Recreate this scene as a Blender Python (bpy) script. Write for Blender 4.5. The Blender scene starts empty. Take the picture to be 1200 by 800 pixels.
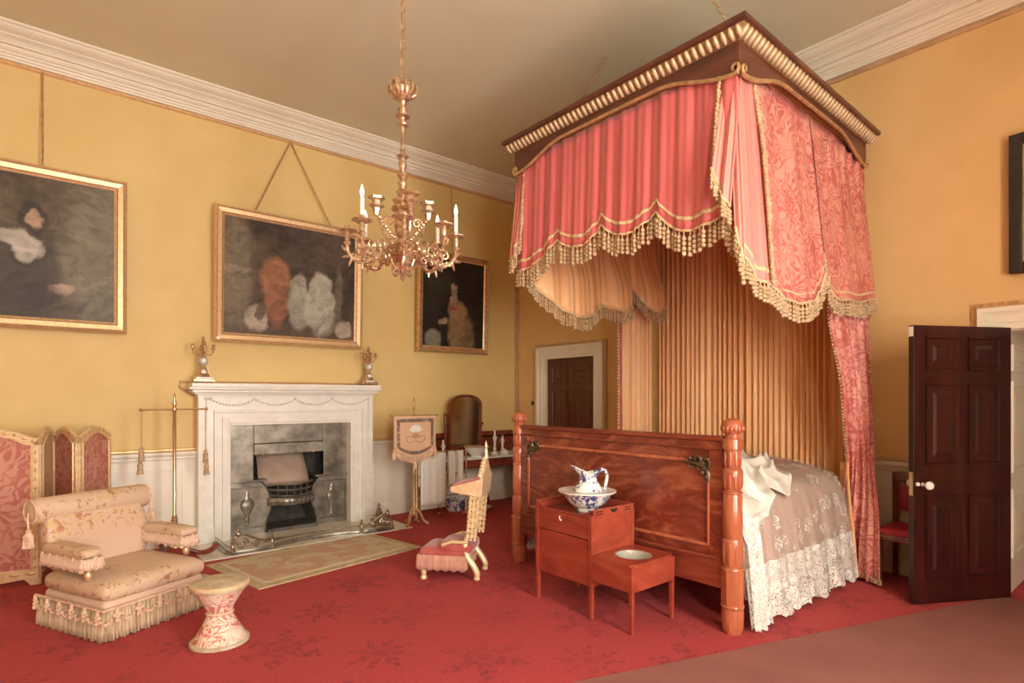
import bpy, bmesh, math, random
from mathutils import Matrix, Vector
random.seed(7)
PI = math.pi
scene = bpy.context.scene
C = scene.collection
# ------------------------------------------------------------ camera, world, light, exposure
cam_d = bpy.data.cameras.new('camera'); cam = bpy.data.objects.new('camera', cam_d); C.objects.link(cam)
cam_d.sensor_width = 36.0; cam_d.lens = 36.0 * 675 / 1200; cam_d.shift_y = 65 / 1200.0
cam.location = (0, 0, 1.5); cam.rotation_euler = (PI / 2, 0, math.atan(808 / 675.0) - PI / 2)
scene.camera = cam
scene.view_settings.view_transform = 'Standard'; scene.view_settings.look = 'None'
scene.view_settings.exposure = 1.32; scene.view_settings.gamma = 1.0
scene.view_settings.use_curve_mapping = False
world = bpy.data.worlds.new('sky'); scene.world = world; world.use_nodes = True
bg = world.node_tree.nodes['Background']
bg.inputs[0].default_value = (1.0, 0.95, 0.86, 1); bg.inputs[1].default_value = 12.0
WINS = [(-.60, .45), (1.50, 2.70)]           # the two windows in the wall behind the camera
for a, b in WINS:
    l = bpy.data.lights.new('window_portal', 'AREA'); l.shape = 'RECTANGLE'; l.size = b - a; l.size_y = 3.2
    l.cycles.is_portal = True
    o = bpy.data.objects.new('window_portal', l); C.objects.link(o)
    o.location = ((a + b) / 2, -1.93, 2.0); o.rotation_euler = (PI / 2, 0, 0)

# ------------------------------------------------------------ helpers
class MB:
    def __init__(s): s.v = []; s.f = []
    def add(s, vs, fs):
        o = len(s.v); s.v += [tuple(v) for v in vs]; s.f += [tuple(i + o for i in f) for f in fs]; return s
    def box(s, x0, x1, y0, y1, z0, z1):
        return s.add([(x0,y0,z0),(x1,y0,z0),(x1,y1,z0),(x0,y1,z0),(x0,y0,z1),(x1,y0,z1),(x1,y1,z1),(x0,y1,z1)],
            [(0,3,2,1),(4,5,6,7),(0,1,5,4),(1,2,6,5),(2,3,7,6),(3,0,4,7)])
    def hexa(s, p):           # eight free corners, bottom four then top four
        return s.add(p, [(0,3,2,1),(4,5,6,7),(0,1,5,4),(1,2,6,5),(2,3,7,6),(3,0,4,7)])
    def lathe(s, prof, c=(0,0,0), n=16, flute=0, nf=8):
        vs = []; fs = []
        for r, z in prof:
            for k in range(n):
                t = 2*PI*k/n; q = r*(1 + flute*math.cos(nf*t))
                vs.append((c[0]+q*math.cos(t), c[1]+q*math.sin(t), c[2]+z))
        m = len(prof)
        for i in range(m-1):
            for k in range(n):
                a = i*n+k; b = i*n+(k+1)%n; fs.append((a, b, b+n, a+n))
        if prof[0][0] > 1e-4: fs.append(tuple(range(n))[::-1])
        if prof[-1][0] > 1e-4: fs.append(tuple(range((m-1)*n, m*n)))
        return s.add(vs, fs)
    def tube(s, pts, r, n=6, closed=False):
        pts = [Vector(p) for p in pts]; m = len(pts); vs = []; fs = []
        up = None
        for i, p in enumerate(pts):
            a = pts[i-1] if (i or closed) else p; b = pts[(i+1) % m] if (i < m-1 or closed) else p
            d = (b-a); d = d.normalized() if d.length > 1e-9 else Vector((0,0,1))
            if up is None:
                up = Vector((0,0,1)) if abs(d.z) < .9 else Vector((1,0,0))
            sx = d.cross(up)
            if sx.length < 1e-5: sx = d.cross(Vector((0,1,0)))
            sx.normalize(); up = sx.cross(d).normalized()
            rr = r[i] if isinstance(r, (list, tuple)) else r
            for k in range(n):
                t = 2*PI*k/n; vs.append(p + sx*(rr*math.cos(t)) + up*(rr*math.sin(t)))
        for i in range(m if closed else m-1):
            for k in range(n):
                a = i*n+k; b = i*n+(k+1)%n; j = ((i+1)%m)*n
                fs.append((a, b, j+(k+1)%n, j+k))
        if not closed:
            fs.append(tuple(range(n))[::-1]); fs.append(tuple(range((m-1)*n, m*n)))
        return s.add(vs, fs)
    def sheet(s, fn, nu, nv):
        vs = [fn(i/nu, j/nv) for j in range(nv+1) for i in range(nu+1)]
        fs = [(j*(nu+1)+i, j*(nu+1)+i+1, (j+1)*(nu+1)+i+1, (j+1)*(nu+1)+i) for j in range(nv) for i in range(nu)]
        return s.add(vs, fs)
    def prism(s, poly, fn0, fn1):    # polygon poly of (a,b); fn0/fn1 map to the two ends
        n = len(poly)
        vs = [fn0(a, b) for a, b in poly] + [fn1(a, b) for a, b in poly]
        return s.add(vs, [tuple(range(n))[::-1], tuple(range(n, 2*n))] + [(i, (i+1)%n, n+(i+1)%n, n+i) for i in range(n)])
    def ball(s, c, r, n=8, m=6, sc=(1,1,1)):
        vs = []; fs = []
        for j in range(m+1):
            ph = PI*j/m
            for k in range(n):
                t = 2*PI*k/n
                vs.append((c[0]+r*sc[0]*math.sin(ph)*math.cos(t), c[1]+r*sc[1]*math.sin(ph)*math.sin(t), c[2]+r*sc[2]*math.cos(ph)))
        for j in range(m):
            for k in range(n):
                a = j*n+k; b = j*n+(k+1)%n; fs.append((a+n, b+n, b, a))
        return s.add(vs, fs)
    def xf(s, M, start=0):
        for i in range(start, len(s.v)): s.v[i] = tuple(M @ Vector(s.v[i]))
        return s
    def build(s, name, mat, parent=None, smooth=False, bev=0, solid=0, local=False, sub=0):
        vs = s.v
        if parent is not None and not local:
            inv = WM[parent.name].inverted(); vs = [inv @ Vector(v) for v in vs]
        me = bpy.data.meshes.new(name); me.from_pydata([tuple(v) for v in vs], [], s.f); me.validate()
        bm = bmesh.new(); bm.from_mesh(me); bmesh.ops.remove_doubles(bm, verts=bm.verts, dist=1e-5)
        if not solid: bmesh.ops.recalc_face_normals(bm, faces=bm.faces)
        bm.to_mesh(me); bm.free()
        me.materials.append(mat)
        o = bpy.data.objects.new(name, me); C.objects.link(o)
        if parent is not None: o.parent = parent
        WM[o.name] = WM[parent.name] if parent is not None else Matrix()
        if smooth:
            me.polygons.foreach_set('use_smooth', [True]*len(me.polygons))
            if smooth != 'all':
                try: me.set_sharp_from_angle(angle=math.radians(40))
                except Exception: pass
        if solid:
            md = o.modifiers.new('thick', 'SOLIDIFY'); md.thickness = solid; md.offset = 0
        if bev:
            md = o.modifiers.new('edge', 'BEVEL'); md.width = bev; md.segments = 2; md.limit_method = 'ANGLE'
        if sub:
            md = o.modifiers.new('sub', 'SUBSURF'); md.levels = sub; md.render_levels = sub
        return o
WM = {}
def tag(o, label, cat=None, group=None, kind=None):
    if label: o['label'] = label
    if cat: o['category'] = cat
    if group: o['group'] = group
    if kind: o['kind'] = kind
    return o
def thing(name, label, cat, loc=(0,0,0), rz=0, group=None, kind=None, rx=0, ry=0):
    o = bpy.data.objects.new(name, None); C.objects.link(o); o.empty_display_size = .1
    o.location = loc; o.rotation_euler = (rx, ry, rz)
    WM[o.name] = Matrix.Translation(loc) @ o.rotation_euler.to_matrix().to_4x4()
    return tag(o, label, cat, group, kind)
def copy_tree(o, parent=None):
    c = o.copy(); C.objects.link(c); c.parent = parent
    for ch in list(o.children): copy_tree(ch, c)
    return c
def struct(o, label=None): o['kind'] = 'structure'; 
def B(*a): return MB().box(*a)
def lerp(a, b, t): return a + (b-a)*t
def sstep(t): t = max(0, min(1, t)); return t*t*(3-2*t)
def interp(pts, x, smooth=True):
    if x <= pts[0][0]: return pts[0][1]
    for (a, b), (c, d) in zip(pts, pts[1:]):
        if x <= c:
            t = (x-a)/(c-a); return lerp(b, d, sstep(t) if smooth else t)
    return pts[-1][1]
def spline(pts, n):
    out = []; P = [Vector(p) for p in pts]
    for i in range(len(P)-1):
        p0 = P[max(i-1,0)]; p1 = P[i]; p2 = P[i+1]; p3 = P[min(i+2, len(P)-1)]
        for k in range(n):
            t = k/n
            out.append(.5*((2*p1)+(p2-p0)*t+(2*p0-5*p1+4*p2-p3)*t*t+(3*p1-p0-3*p2+p3)*t**3))
    out.append(P[-1]); return out
def walk(pts, step):          # evenly spaced points on a polyline
    pts = [Vector(p) for p in pts]; out = []; acc = step/2
    for a, b in zip(pts, pts[1:]):
        L = (b-a).length
        while acc <= L and L > 0: out.append(a.lerp(b, acc/L)); acc += step
        acc -= L
    return out
def fringe(pts, length, step, r, beads=4, jit=.1):
    m = MB()
    for p in walk(pts, step):
        L = length*(1+random.uniform(-jit, jit)); dx = random.uniform(-.004,.004)
        m.tube([p, p+Vector((dx,0,-L*.3))], r*.3, 4)
        h = L*.78/beads
        for k in range(beads):
            m.ball((p.x+dx, p.y, p.z-L*.22-h*(k+.5)), 1, 6, 4, (r, r, h*.56))
    return m

# ------------------------------------------------------------ materials
def base(name, col=(.5,.5,.5), rough=.5, metal=0, **k):
    m = bpy.data.materials.new(name); m.use_nodes = True; nt = m.node_tree; b = nt.nodes['Principled BSDF']
    b.inputs['Base Color'].default_value = (*col, 1); b.inputs['Roughness'].default_value = rough; b.inputs['Metallic'].default_value = metal
    for kk, v in k.items(): b.inputs[kk].default_value = v
    return m, nt, b
def nd(nt, t, **k):
    n = nt.nodes.new(t)
    for kk, v in k.items(): setattr(n, kk, v)
    return n
def coords(nt, scale=(1,1,1), rot=(0,0,0), loc=(0,0,0)):
    tc = nd(nt, 'ShaderNodeTexCoord'); mp = nd(nt, 'ShaderNodeMapping')
    mp.inputs['Scale'].default_value = scale; mp.inputs['Rotation'].default_value = rot; mp.inputs['Location'].default_value = loc
    nt.links.new(tc.outputs['Object'], mp.inputs[0]); return mp.outputs[0]
def ramp(nt, fac, stops):
    r = nd(nt, 'ShaderNodeValToRGB'); e = r.color_ramp.elements
    while len(e) < len(stops): e.new(.5)
    for i, (p, c) in enumerate(stops):
        e[i].position = p; e[i].color = (*c, 1) if len(c) == 3 else c
    nt.links.new(fac, r.inputs[0]); return r.outputs[0]
def noise(nt, vec, scale, detail=4, dist=0, rough=.55):
    n = nd(nt, 'ShaderNodeTexNoise'); n.inputs['Scale'].default_value = scale; n.inputs['Detail'].default_value = detail
    n.inputs['Distortion'].default_value = dist; n.inputs['Roughness'].default_value = rough
    nt.links.new(vec, n.inputs['Vector']); return n.outputs[0]
def bump(nt, b, h, strength, dist=.01):
    n = nd(nt, 'ShaderNodeBump'); n.inputs['Strength'].default_value = strength; n.inputs['Distance'].default_value = dist
    nt.links.new(h, n.inputs['Height']); nt.links.new(n.outputs[0], b.inputs['Normal'])
def mixc(nt, fac, a, b):
    n = nd(nt, 'ShaderNodeMix', data_type='RGBA')
    for i, v in ((0, fac), (6, a), (7, b)):
        if hasattr(v, 'links'): nt.links.new(v, n.inputs[i])
        else: n.inputs[i].default_value = v if i == 0 else (*v, 1)
    return n.outputs[2]
def math_(nt, op, a, b=None, c=None):
    n = nd(nt, 'ShaderNodeMath', operation=op)
    for i, v in enumerate((a, b, c)):
        if v is None: continue
        if hasattr(v, 'links'): nt.links.new(v, n.inputs[i])
        else: n.inputs[i].default_value = v
    return n.outputs[0]
def nmat(name, c1, c2, scale=8, rough=.5, metal=0, stretch=(1,1,1), bmp=0, detail=4, dist=0, lo=.35, hi=.65, bscale=None, **k):
    m, nt, b = base(name, c1, rough, metal, **k)
    v = coords(nt, stretch); f = noise(nt, v, scale, detail, dist)
    nt.links.new(ramp(nt, f, [(lo, c1), (hi, c2)]), b.inputs['Base Color'])
    if bmp: bump(nt, b, noise(nt, v, bscale or scale*3, 3), bmp)
    return m
def damask(name, c1, c2, scale=6, rough=.5, freq=34, stretch=(1,1,1), lo=.35, hi=.75, bmp=.2, **k):
    m, nt, b = base(name, c1, rough, 0, **k)
    v = coords(nt, stretch)
    f = noise(nt, v, scale, 1, .9)
    w = math_(nt, 'MULTIPLY_ADD', math_(nt, 'SINE', math_(nt, 'MULTIPLY', f, freq)), .5, .5)
    big = noise(nt, v, scale*.45, 2)
    g = math_(nt, 'MULTIPLY_ADD', big, 1.1, math_(nt, 'MULTIPLY_ADD', w, .55, -.36))
    nt.links.new(ramp(nt, g, [(lo-.1, c1), (hi-.1, c2)]), b.inputs['Base Color'])
    if bmp: bump(nt, b, w, bmp, .004)
    return m
WALL = nmat('yellow_silk_wall', (.70,.51,.20), (.745,.555,.235), 2.2, .62, bmp=.04, bscale=90)
WALL2 = nmat('yellow_silk_warm_cast', (.72,.475,.205), (.76,.515,.235), 2.2, .62, bmp=.04, bscale=90)  # same yellow silk, with the orange cast of mixed light painted in
CEIL = nmat('ceiling_plaster', (.72,.67,.50), (.76,.71,.54), 1.2, .8)
WHITE = nmat('white_paint', (.83,.77,.66), (.86,.81,.70), 3, .42)
CORN = nmat('cornice_paint', (.80,.74,.62), (.84,.78,.66), 3, .5)
MARBLE = nmat('white_marble', (.80,.77,.70), (.88,.85,.79), 5, .28, dist=1.5)
HEARTH = nmat('hearth_marble', (.62,.55,.44), (.74,.68,.57), 5, .3, dist=2)
GILT = nmat('gilt', (.72,.47,.24), (.84,.60,.35), 30, .42, .6, bmp=.1, bscale=60)
GILTD = nmat('old_gilt', (.46,.28,.13), (.70,.46,.24), 24, .42, .6, bmp=.1)
LEAFG = nmat('leaf_gilt', (.48,.33,.19), (.64,.47,.29), 24, .5, .35)
FILLET = nmat('fillet', (.52,.33,.18), (.62,.42,.24), 12, .5, .2)
PINKGILT = nmat('rosy_gilt', (.40,.25,.145), (.80,.58,.38), 34, .32, .7, bmp=.15, bscale=70)
CREAMGILT = nmat('cream_gilt_wood', (.70,.50,.28), (.84,.66,.42), 20, .4, .25, bmp=.1)
STEEL = nmat('polished_steel', (.17,.155,.125), (.40,.37,.31), 7, .34, .75, detail=6)
IRON = nmat('cast_iron', (.10,.09,.075), (.22,.20,.17), 12, .42, .6)
SOOT = nmat('soot', (.025,.02,.016), (.06,.05,.04), 10, .8)
FIREBACK = nmat('firebrick', (.36,.25,.19), (.46,.34,.27), 6, .6)
FBRASS = nmat('fender_metal', (.30,.25,.17), (.48,.41,.30), 20, .34, .8)
BRASS = nmat('brass', (.62,.45,.24), (.74,.56,.33), 20, .3, .85)
PORC = base('porcelain', (.86,.84,.78), .15)[0]
CANDLE = base('candle_wax', (.92,.88,.78), .5)[0]
BLACK = nmat('black_frame', (.012,.009,.008), (.025,.018,.015), 20, .35)
LINEN = nmat('white_linen', (.78,.75,.67), (.86,.83,.76), 40, .8, bmp=.15)
def flame_mat():
    m, nt, b = base('candle_bulb', (1,.93,.8), .3); b.inputs['Emission Color'].default_value = (1,.88,.68,1); b.inputs['Emission Strength'].default_value = 1.4; return m
BULB = flame_mat()
def wood(name, dark, mid, light, scale=3, stretch=(1,1,.12), rough=.3, dist=2.0, coat=.3):
    m, nt, b = base(name, mid, rough); b.inputs['Coat Weight'].default_value = coat; b.inputs['Coat Roughness'].default_value = .15
    v = coords(nt, stretch); f = noise(nt, v, scale, 6, dist, .6)
    nt.links.new(ramp(nt, f, [(.28, dark), (.5, mid), (.75, light)]), b.inputs['Base Color'])
    return m
MAHOG = wood('mahogany', (.10,.016,.008), (.20,.038,.018), (.30,.075,.035), 7)
MAHOGH = wood('mahogany_across', (.10,.016,.008), (.22,.042,.02), (.32,.08,.038), 7, (1,.12,1))
FLAME = wood('flame_mahogany', (.10,.014,.007), (.21,.038,.018), (.40,.125,.058), 2.6, (1,.45,1.3), .24, 4.5, .5)
REDWOOD = wood('red_commode_wood', (.22,.03,.018), (.33,.056,.029), (.45,.105,.052), 5, (.6,.25,1), .33, 1.5)
POSTW = wood('post_wood', (.32,.075,.034), (.46,.135,.062), (.58,.20,.10), 6, (1,1,.2), .28, 1.5, .5)
CANW = wood('canopy_wood', (.06,.017,.010), (.11,.03,.016), (.17,.052,.028), 5, (.3,.3,1), .35, 2, .2)
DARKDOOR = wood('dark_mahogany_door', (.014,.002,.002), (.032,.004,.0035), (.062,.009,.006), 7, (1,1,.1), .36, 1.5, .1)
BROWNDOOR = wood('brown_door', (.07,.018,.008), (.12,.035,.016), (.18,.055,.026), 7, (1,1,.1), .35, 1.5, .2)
PINKD = damask('pink_damask', (.54,.12,.105), (.75,.32,.26), 7.5, .45, 44)
PINK = nmat('pink_satin', (.56,.105,.11), (.66,.145,.14), 5, .42, stretch=(1,1,.15), **{'Sheen Weight': .25})
PINKL = nmat('pale_pink_satin', (.70,.23,.20), (.78,.31,.26), 5, .4, stretch=(1,1,.15))
GOLDC = nmat('gold_lining', (.82,.42,.185), (.90,.53,.26), 6, .45, stretch=(1,1,.1))
BRAID = nmat('gold_braid', (.62,.42,.22), (.80,.60,.36), 60, .6, bmp=.4, bscale=120)
TASSEL = nmat('tassel_silk', (.42,.28,.15), (.66,.47,.28), 30, .55, bmp=.3, bscale=150)
TASSELP = nmat('pink_tassel_silk', (.62,.36,.25), (.80,.60,.42), 26, .6)
SCREENF = damask('screen_damask', (.48,.145,.11), (.62,.30,.225), 8, .5, 30)
TAN = nmat('plain_tan', (.62,.42,.22), (.68,.48,.27), 6, .6)  # plain tan over the whole second fold of the screen
SETF = nmat('settee_satin', (.64,.44,.32), (.70,.50,.375), 4, .42, **{'Sheen Weight': .2})
VELVET = nmat('red_velvet', (.36,.055,.05), (.50,.12,.10), 5, .7, **{'Sheen Weight': .5})
LEATHER = nmat('red_leather', (.34,.012,.03), (.42,.02,.045), 8, .4)
def embroid(name, ground, thread, thread2, scale):
    m, nt, b = base(name, ground, .55); v = coords(nt)
    f = noise(nt, v, scale, 4, 2.5); g = noise(nt, v, scale*.35, 1)
    msk = math_(nt, 'MULTIPLY', ramp(nt, f, [(.52, (0,0,0)), (.56, (1,1,1))]), ramp(nt, g, [(.47, (0,0,0)), (.56, (1,1,1))]))
    th = ramp(nt, noise(nt, v, scale*2, 2), [(.42, thread), (.58, thread2)])
    nt.links.new(mixc(nt, msk, ground, th), b.inputs['Base Color']); bump(nt, b, msk, .3, .004); return m
SETE = embroid('embroidered_satin', (.65,.47,.335), (.42,.20,.12), (.62,.46,.22), 13)
def backmat():
    m, nt, b = base('backrest_satin', (.66,.46,.34), .45); v = coords(nt); sp = nd(nt, 'ShaderNodeSeparateXYZ'); nt.links.new(v, sp.inputs[0])
    zr = ramp(nt, sp.outputs[2], [(.52, (0,0,0)), (.60, (1,1,1))]); xr = ramp(nt, math_(nt, 'ABSOLUTE', sp.outputs[0]), [(.22, (0,0,0)), (.27, (1,1,1))])
    msk = math_(nt, 'MULTIPLY', ramp(nt, noise(nt, v, 13, 4, 2.5), [(.52, (0,0,0)), (.56, (1,1,1))]), math_(nt, 'MAXIMUM', zr, xr))
    th = ramp(nt, noise(nt, v, 26, 2), [(.42, (.50,.22,.12)), (.58, (.62,.46,.22))])
    nt.links.new(mixc(nt, msk, (.66,.46,.34), th), b.inputs['Base Color']); return m
SETB = backmat()
BULLION = nmat('bullion_fringe', (.34,.24,.15), (.74,.57,.38), 70, .7, stretch=(1,1,.03))
TAPES = damask('stool_tapestry', (.60,.20,.16), (.78,.64,.50), 14, .6, 30, lo=.3, hi=.55)
STOOLTOP = nmat('stool_top', (.45,.36,.24), (.66,.55,.40), 12, .7)
def blue_white():
    m, nt, b = base('blue_white_china', (.86,.85,.80), .12); v = coords(nt)
    g = ramp(nt, noise(nt, v, 11, 1), [(.44, (0,0,0)), (.50, (1,1,1))]); f = ramp(nt, noise(nt, v, 42, 3), [(.44, (0,0,0)), (.54, (1,1,1))])
    nt.links.new(mixc(nt, math_(nt, 'MULTIPLY', g, f), (.86,.85,.80), (.055,.07,.25)), b.inputs['Base Color']); return m
CHINA = blue_white()
def lace(name, dens, scale, col=(.84,.81,.74)):
    m, nt, b = base(name, col, .7); v = coords(nt)
    vo = nd(nt, 'ShaderNodeTexVoronoi', feature='DISTANCE_TO_EDGE'); vo.inputs['Scale'].default_value = scale; nt.links.new(v, vo.inputs[0])
    net = ramp(nt, vo.outputs[0], [(.03, (1,1,1)), (.10, (.0,.0,.0))])
    fl = ramp(nt, noise(nt, v, scale*.75, 4, 2.0), [(.54-dens*.16, (0,0,0)), (.60-dens*.16, (1,1,1))])
    vo2 = nd(nt, 'ShaderNodeTexVoronoi'); vo2.inputs['Scale'].default_value = scale*.15; nt.links.new(v, vo2.inputs[0])
    sp = ramp(nt, vo2.outputs[0], [(.30+dens*.2, (1,1,1)), (.42+dens*.3, (0,0,0))])
    a = math_(nt, 'MAXIMUM', math_(nt, 'MULTIPLY', net, .15+.7*dens), math_(nt, 'MULTIPLY', fl, math_(nt, 'MAXIMUM', sp, dens)))
    nt.links.new(math_(nt, 'MAXIMUM', a, .10+.12*dens), b.inputs['Alpha']); return m
LACE = lace('sheer_lace', .25, 46); LACED = lace('dense_lace', .75, 70); 
COVER = nmat('mauve_coverlet', (.44,.27,.20), (.50,.32,.24), 5, .6)
def carpet():
    m, nt, b = base('red_carpet', (.5,.06,.07), .95); v = coords(nt)
    sp = nd(nt, 'ShaderNodeSeparateXYZ')
    nz = nd(nt, 'ShaderNodeTexNoise'); nz.inputs['Scale'].default_value = 9; nz.inputs['Detail'].default_value = 3; nt.links.new(v, nz.inputs[0])
    va = nd(nt, 'ShaderNodeVectorMath', operation='MULTIPLY_ADD'); va.inputs[1].default_value = (.11,.11,0)
    nt.links.new(nz.outputs[1], va.inputs[0]); nt.links.new(v, va.inputs[2]); nt.links.new(va.outputs[0], sp.inputs[0])
    def motif(ox, oy, cell, R, petals):
        fx = math_(nt, 'SUBTRACT', math_(nt, 'FRACT', math_(nt, 'MULTIPLY_ADD', sp.outputs[0], 1/cell, ox)), .5)
        fy = math_(nt, 'SUBTRACT', math_(nt, 'FRACT', math_(nt, 'MULTIPLY_ADD', sp.outputs[1], 1/cell, oy)), .5)
        r = math_(nt, 'SQRT', math_(nt, 'ADD', math_(nt, 'MULTIPLY', fx, fx), math_(nt, 'MULTIPLY', fy, fy)))
        th = math_(nt, 'ARCTAN2', fy, fx)
        pet = math_(nt, 'MULTIPLY_ADD', math_(nt, 'COSINE', math_(nt, 'MULTIPLY', th, petals)), .10, R)
        lobe = math_(nt, 'COSINE', math_(nt, 'MULTIPLY', th, petals*3))
        d = math_(nt, 'SUBTRACT', pet, r)
        inside = ramp(nt, d, [(.0, (0,0,0)), (.05, (1,1,1))])
        lines = ramp(nt, math_(nt, 'SINE', math_(nt, 'MULTIPLY_ADD', r, 62, math_(nt, 'MULTIPLY', lobe, 1.3))), [(.0, (.25,.25,.25)), (.6, (1,1,1))])
        return math_(nt, 'MULTIPLY', inside, lines)
    k = math_(nt, 'MAXIMUM', motif(.1, .35, .86, .25, 6), motif(.6, .85, .86, .17, 8))
    wear = ramp(nt, noise(nt, v, 1.1, 3), [(.35, (.25,.25,.25)), (.65, (1,1,1))])
    grain = ramp(nt, noise(nt, v, 60, 2), [(.3, (.38,.038,.043)), (.7, (.48,.062,.062))])
    k = math_(nt, 'MULTIPLY', math_(nt, 'MULTIPLY', k, wear), .78)
    nt.links.new(mixc(nt, k, grain, (.17,.022,.028)), b.inputs['Base Color']); bump(nt, b, noise(nt, v, 300, 2), .25, .004); return m
CARPET = carpet()
DRUG = nmat('drugget', (.26,.095,.078), (.30,.115,.095), 3, .95, bmp=.2, bscale=250)
def rugmat():
    m, nt, b = base('hearth_rug', (.6,.5,.35), .95); v = coords(nt)
    f = noise(nt, v, 4.2, 3, .6); g = noise(nt, v, 9, 4, 1.5)
    c = mixc(nt, ramp(nt, f, [(.46, (0,0,0)), (.56, (1,1,1))]), (.56,.35,.24), (.60,.50,.34))
    nt.links.new(mixc(nt, ramp(nt, g, [(.56, (0,0,0)), (.64, (.7,.7,.7))]), c, (.42,.35,.20)), b.inputs['Base Color']); bump(nt, b, noise(nt, v, 200, 2), .3, .005); return m
RUG = rugmat(); RUGB = nmat('rug_border', (.46,.36,.20), (.62,.50,.32), 14, .95)
def glassm():
    m = bpy.data.materials.new('window_glass'); m.use_nodes = True; nt = m.node_tree; nt.nodes.clear()
    o = nd(nt, 'ShaderNodeOutputMaterial'); t = nd(nt, 'ShaderNodeBsdfTransparent'); g = nd(nt, 'ShaderNodeBsdfGlossy'); g.inputs['Roughness'].default_value = .02
    x = nd(nt, 'ShaderNodeMixShader'); x.inputs[0].default_value = .06
    nt.links.new(t.outputs[0], x.inputs[1]); nt.links.new(g.outputs[0], x.inputs[2]); nt.links.new(x.outputs[0], o.inputs[0]); return m
GLASS = glassm()
MIRROR = nmat('old_mirror', (.55,.50,.42), (.62,.57,.48), 5, .12, 1.0)
def painting(name, ground, g2, blobs):
    m, nt, b = base(name, ground, .5); tc = nd(nt, 'ShaderNodeTexCoord')
    nz = nd(nt, 'ShaderNodeTexNoise'); nz.inputs['Scale'].default_value = 8; nz.inputs['Detail'].default_value = 6; nt.links.new(tc.outputs['Object'], nz.inputs[0])
    va = nd(nt, 'ShaderNodeVectorMath', operation='MULTIPLY_ADD'); va.inputs[1].default_value = (.13,.0,.13); nt.links.new(nz.outputs[1], va.inputs[0]); nt.links.new(tc.outputs['Object'], va.inputs[2])
    col = ramp(nt, noise(nt, tc.outputs['Object'], 2.2, 5, .5), [(.35, ground), (.65, g2)])
    for (x, z, rx, rz, c, soft) in blobs:
        mp = nd(nt, 'ShaderNodeMapping', vector_type='POINT'); mp.inputs['Scale'].default_value = (1/rx, 0, 1/rz); mp.inputs['Location'].default_value = (-(x+.065)/rx, 0, -(z+.065)/rz)
        nt.links.new(va.outputs[0], mp.inputs[0]); g = nd(nt, 'ShaderNodeTexGradient', gradient_type='SPHERICAL'); nt.links.new(mp.outputs[0], g.inputs[0])
        col = mixc(nt, ramp(nt, g.outputs[1], [(.02, (0,0,0)), (soft*.55, (.85,.85,.85))]), col, c)
    mp = coords(nt, (4, 1, 5)); brush = ramp(nt, noise(nt, mp, 1.3, 6, 1.5), [(.3, (.6,.6,.6)), (.7, (1.25,1.25,1.25))])
    mm = nd(nt, 'ShaderNodeMix', data_type='RGBA', blend_type='MULTIPLY'); mm.inputs[0].default_value = 1; nt.links.new(col, mm.inputs[6]); nt.links.new(brush, mm.inputs[7])
    nt.links.new(mm.outputs[2], b.inputs['Base Color']); b.inputs['Specular IOR Level'].default_value = .3; return m

# ------------------------------------------------------------ the room
XB, YF, XA, YA, ZC = 5.66, 6.65, -2.6, -1.6, 4.64
def S(o, label, cat):
    return tag(o, label, cat, kind='structure')
S(B(XA-.35, 7.4, YA-.4, YF+.4, -.12, 0).build('floor', CARPET), 'red patterned carpet covering the whole floor', 'floor')
S(B(XA-.35, XB+.35, YA-.4, YF+.4, ZC, ZC+.12).build('ceiling', CEIL), 'plain beige plaster ceiling', 'ceiling')
w = MB().box(XA-.3, 1.60, YF, YF+.4, 0, ZC).box(2.93, XB+.3, YF, YF+.4, 0, ZC).box(1.60, 2.93, YF, YF+.4, 1.22, ZC)
S(w.build('wall_left', WALL), 'yellow silk-covered wall behind the fireplace', 'wall')
D2A, D2B = .09, .942      # doorway of the open door
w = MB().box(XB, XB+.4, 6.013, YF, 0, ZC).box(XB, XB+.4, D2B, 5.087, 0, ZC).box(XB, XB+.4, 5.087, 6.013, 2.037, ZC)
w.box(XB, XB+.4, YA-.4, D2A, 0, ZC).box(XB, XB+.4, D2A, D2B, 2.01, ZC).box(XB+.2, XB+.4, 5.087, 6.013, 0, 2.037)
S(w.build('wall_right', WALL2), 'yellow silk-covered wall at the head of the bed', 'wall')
w = MB(); xs = [XA] + [v for p in WINS for v in p] + [XB]
for i in range(0, len(xs), 2): w.box(xs[i], xs[i+1], YA-.4, YA, 0, ZC)
for a, b in WINS: w.box(a, b, YA-.4, YA, 0, .4).box(a, b, YA-.4, YA, 3.6, ZC)
S(w.build('wall_front', WALL), 'yellow wall with two tall windows opposite the fireplace', 'wall')
S(B(XA-.35, XA, YA-.4, YF, 0, ZC).build('wall_back', WALL), 'yellow side wall behind the camera', 'wall')
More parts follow.
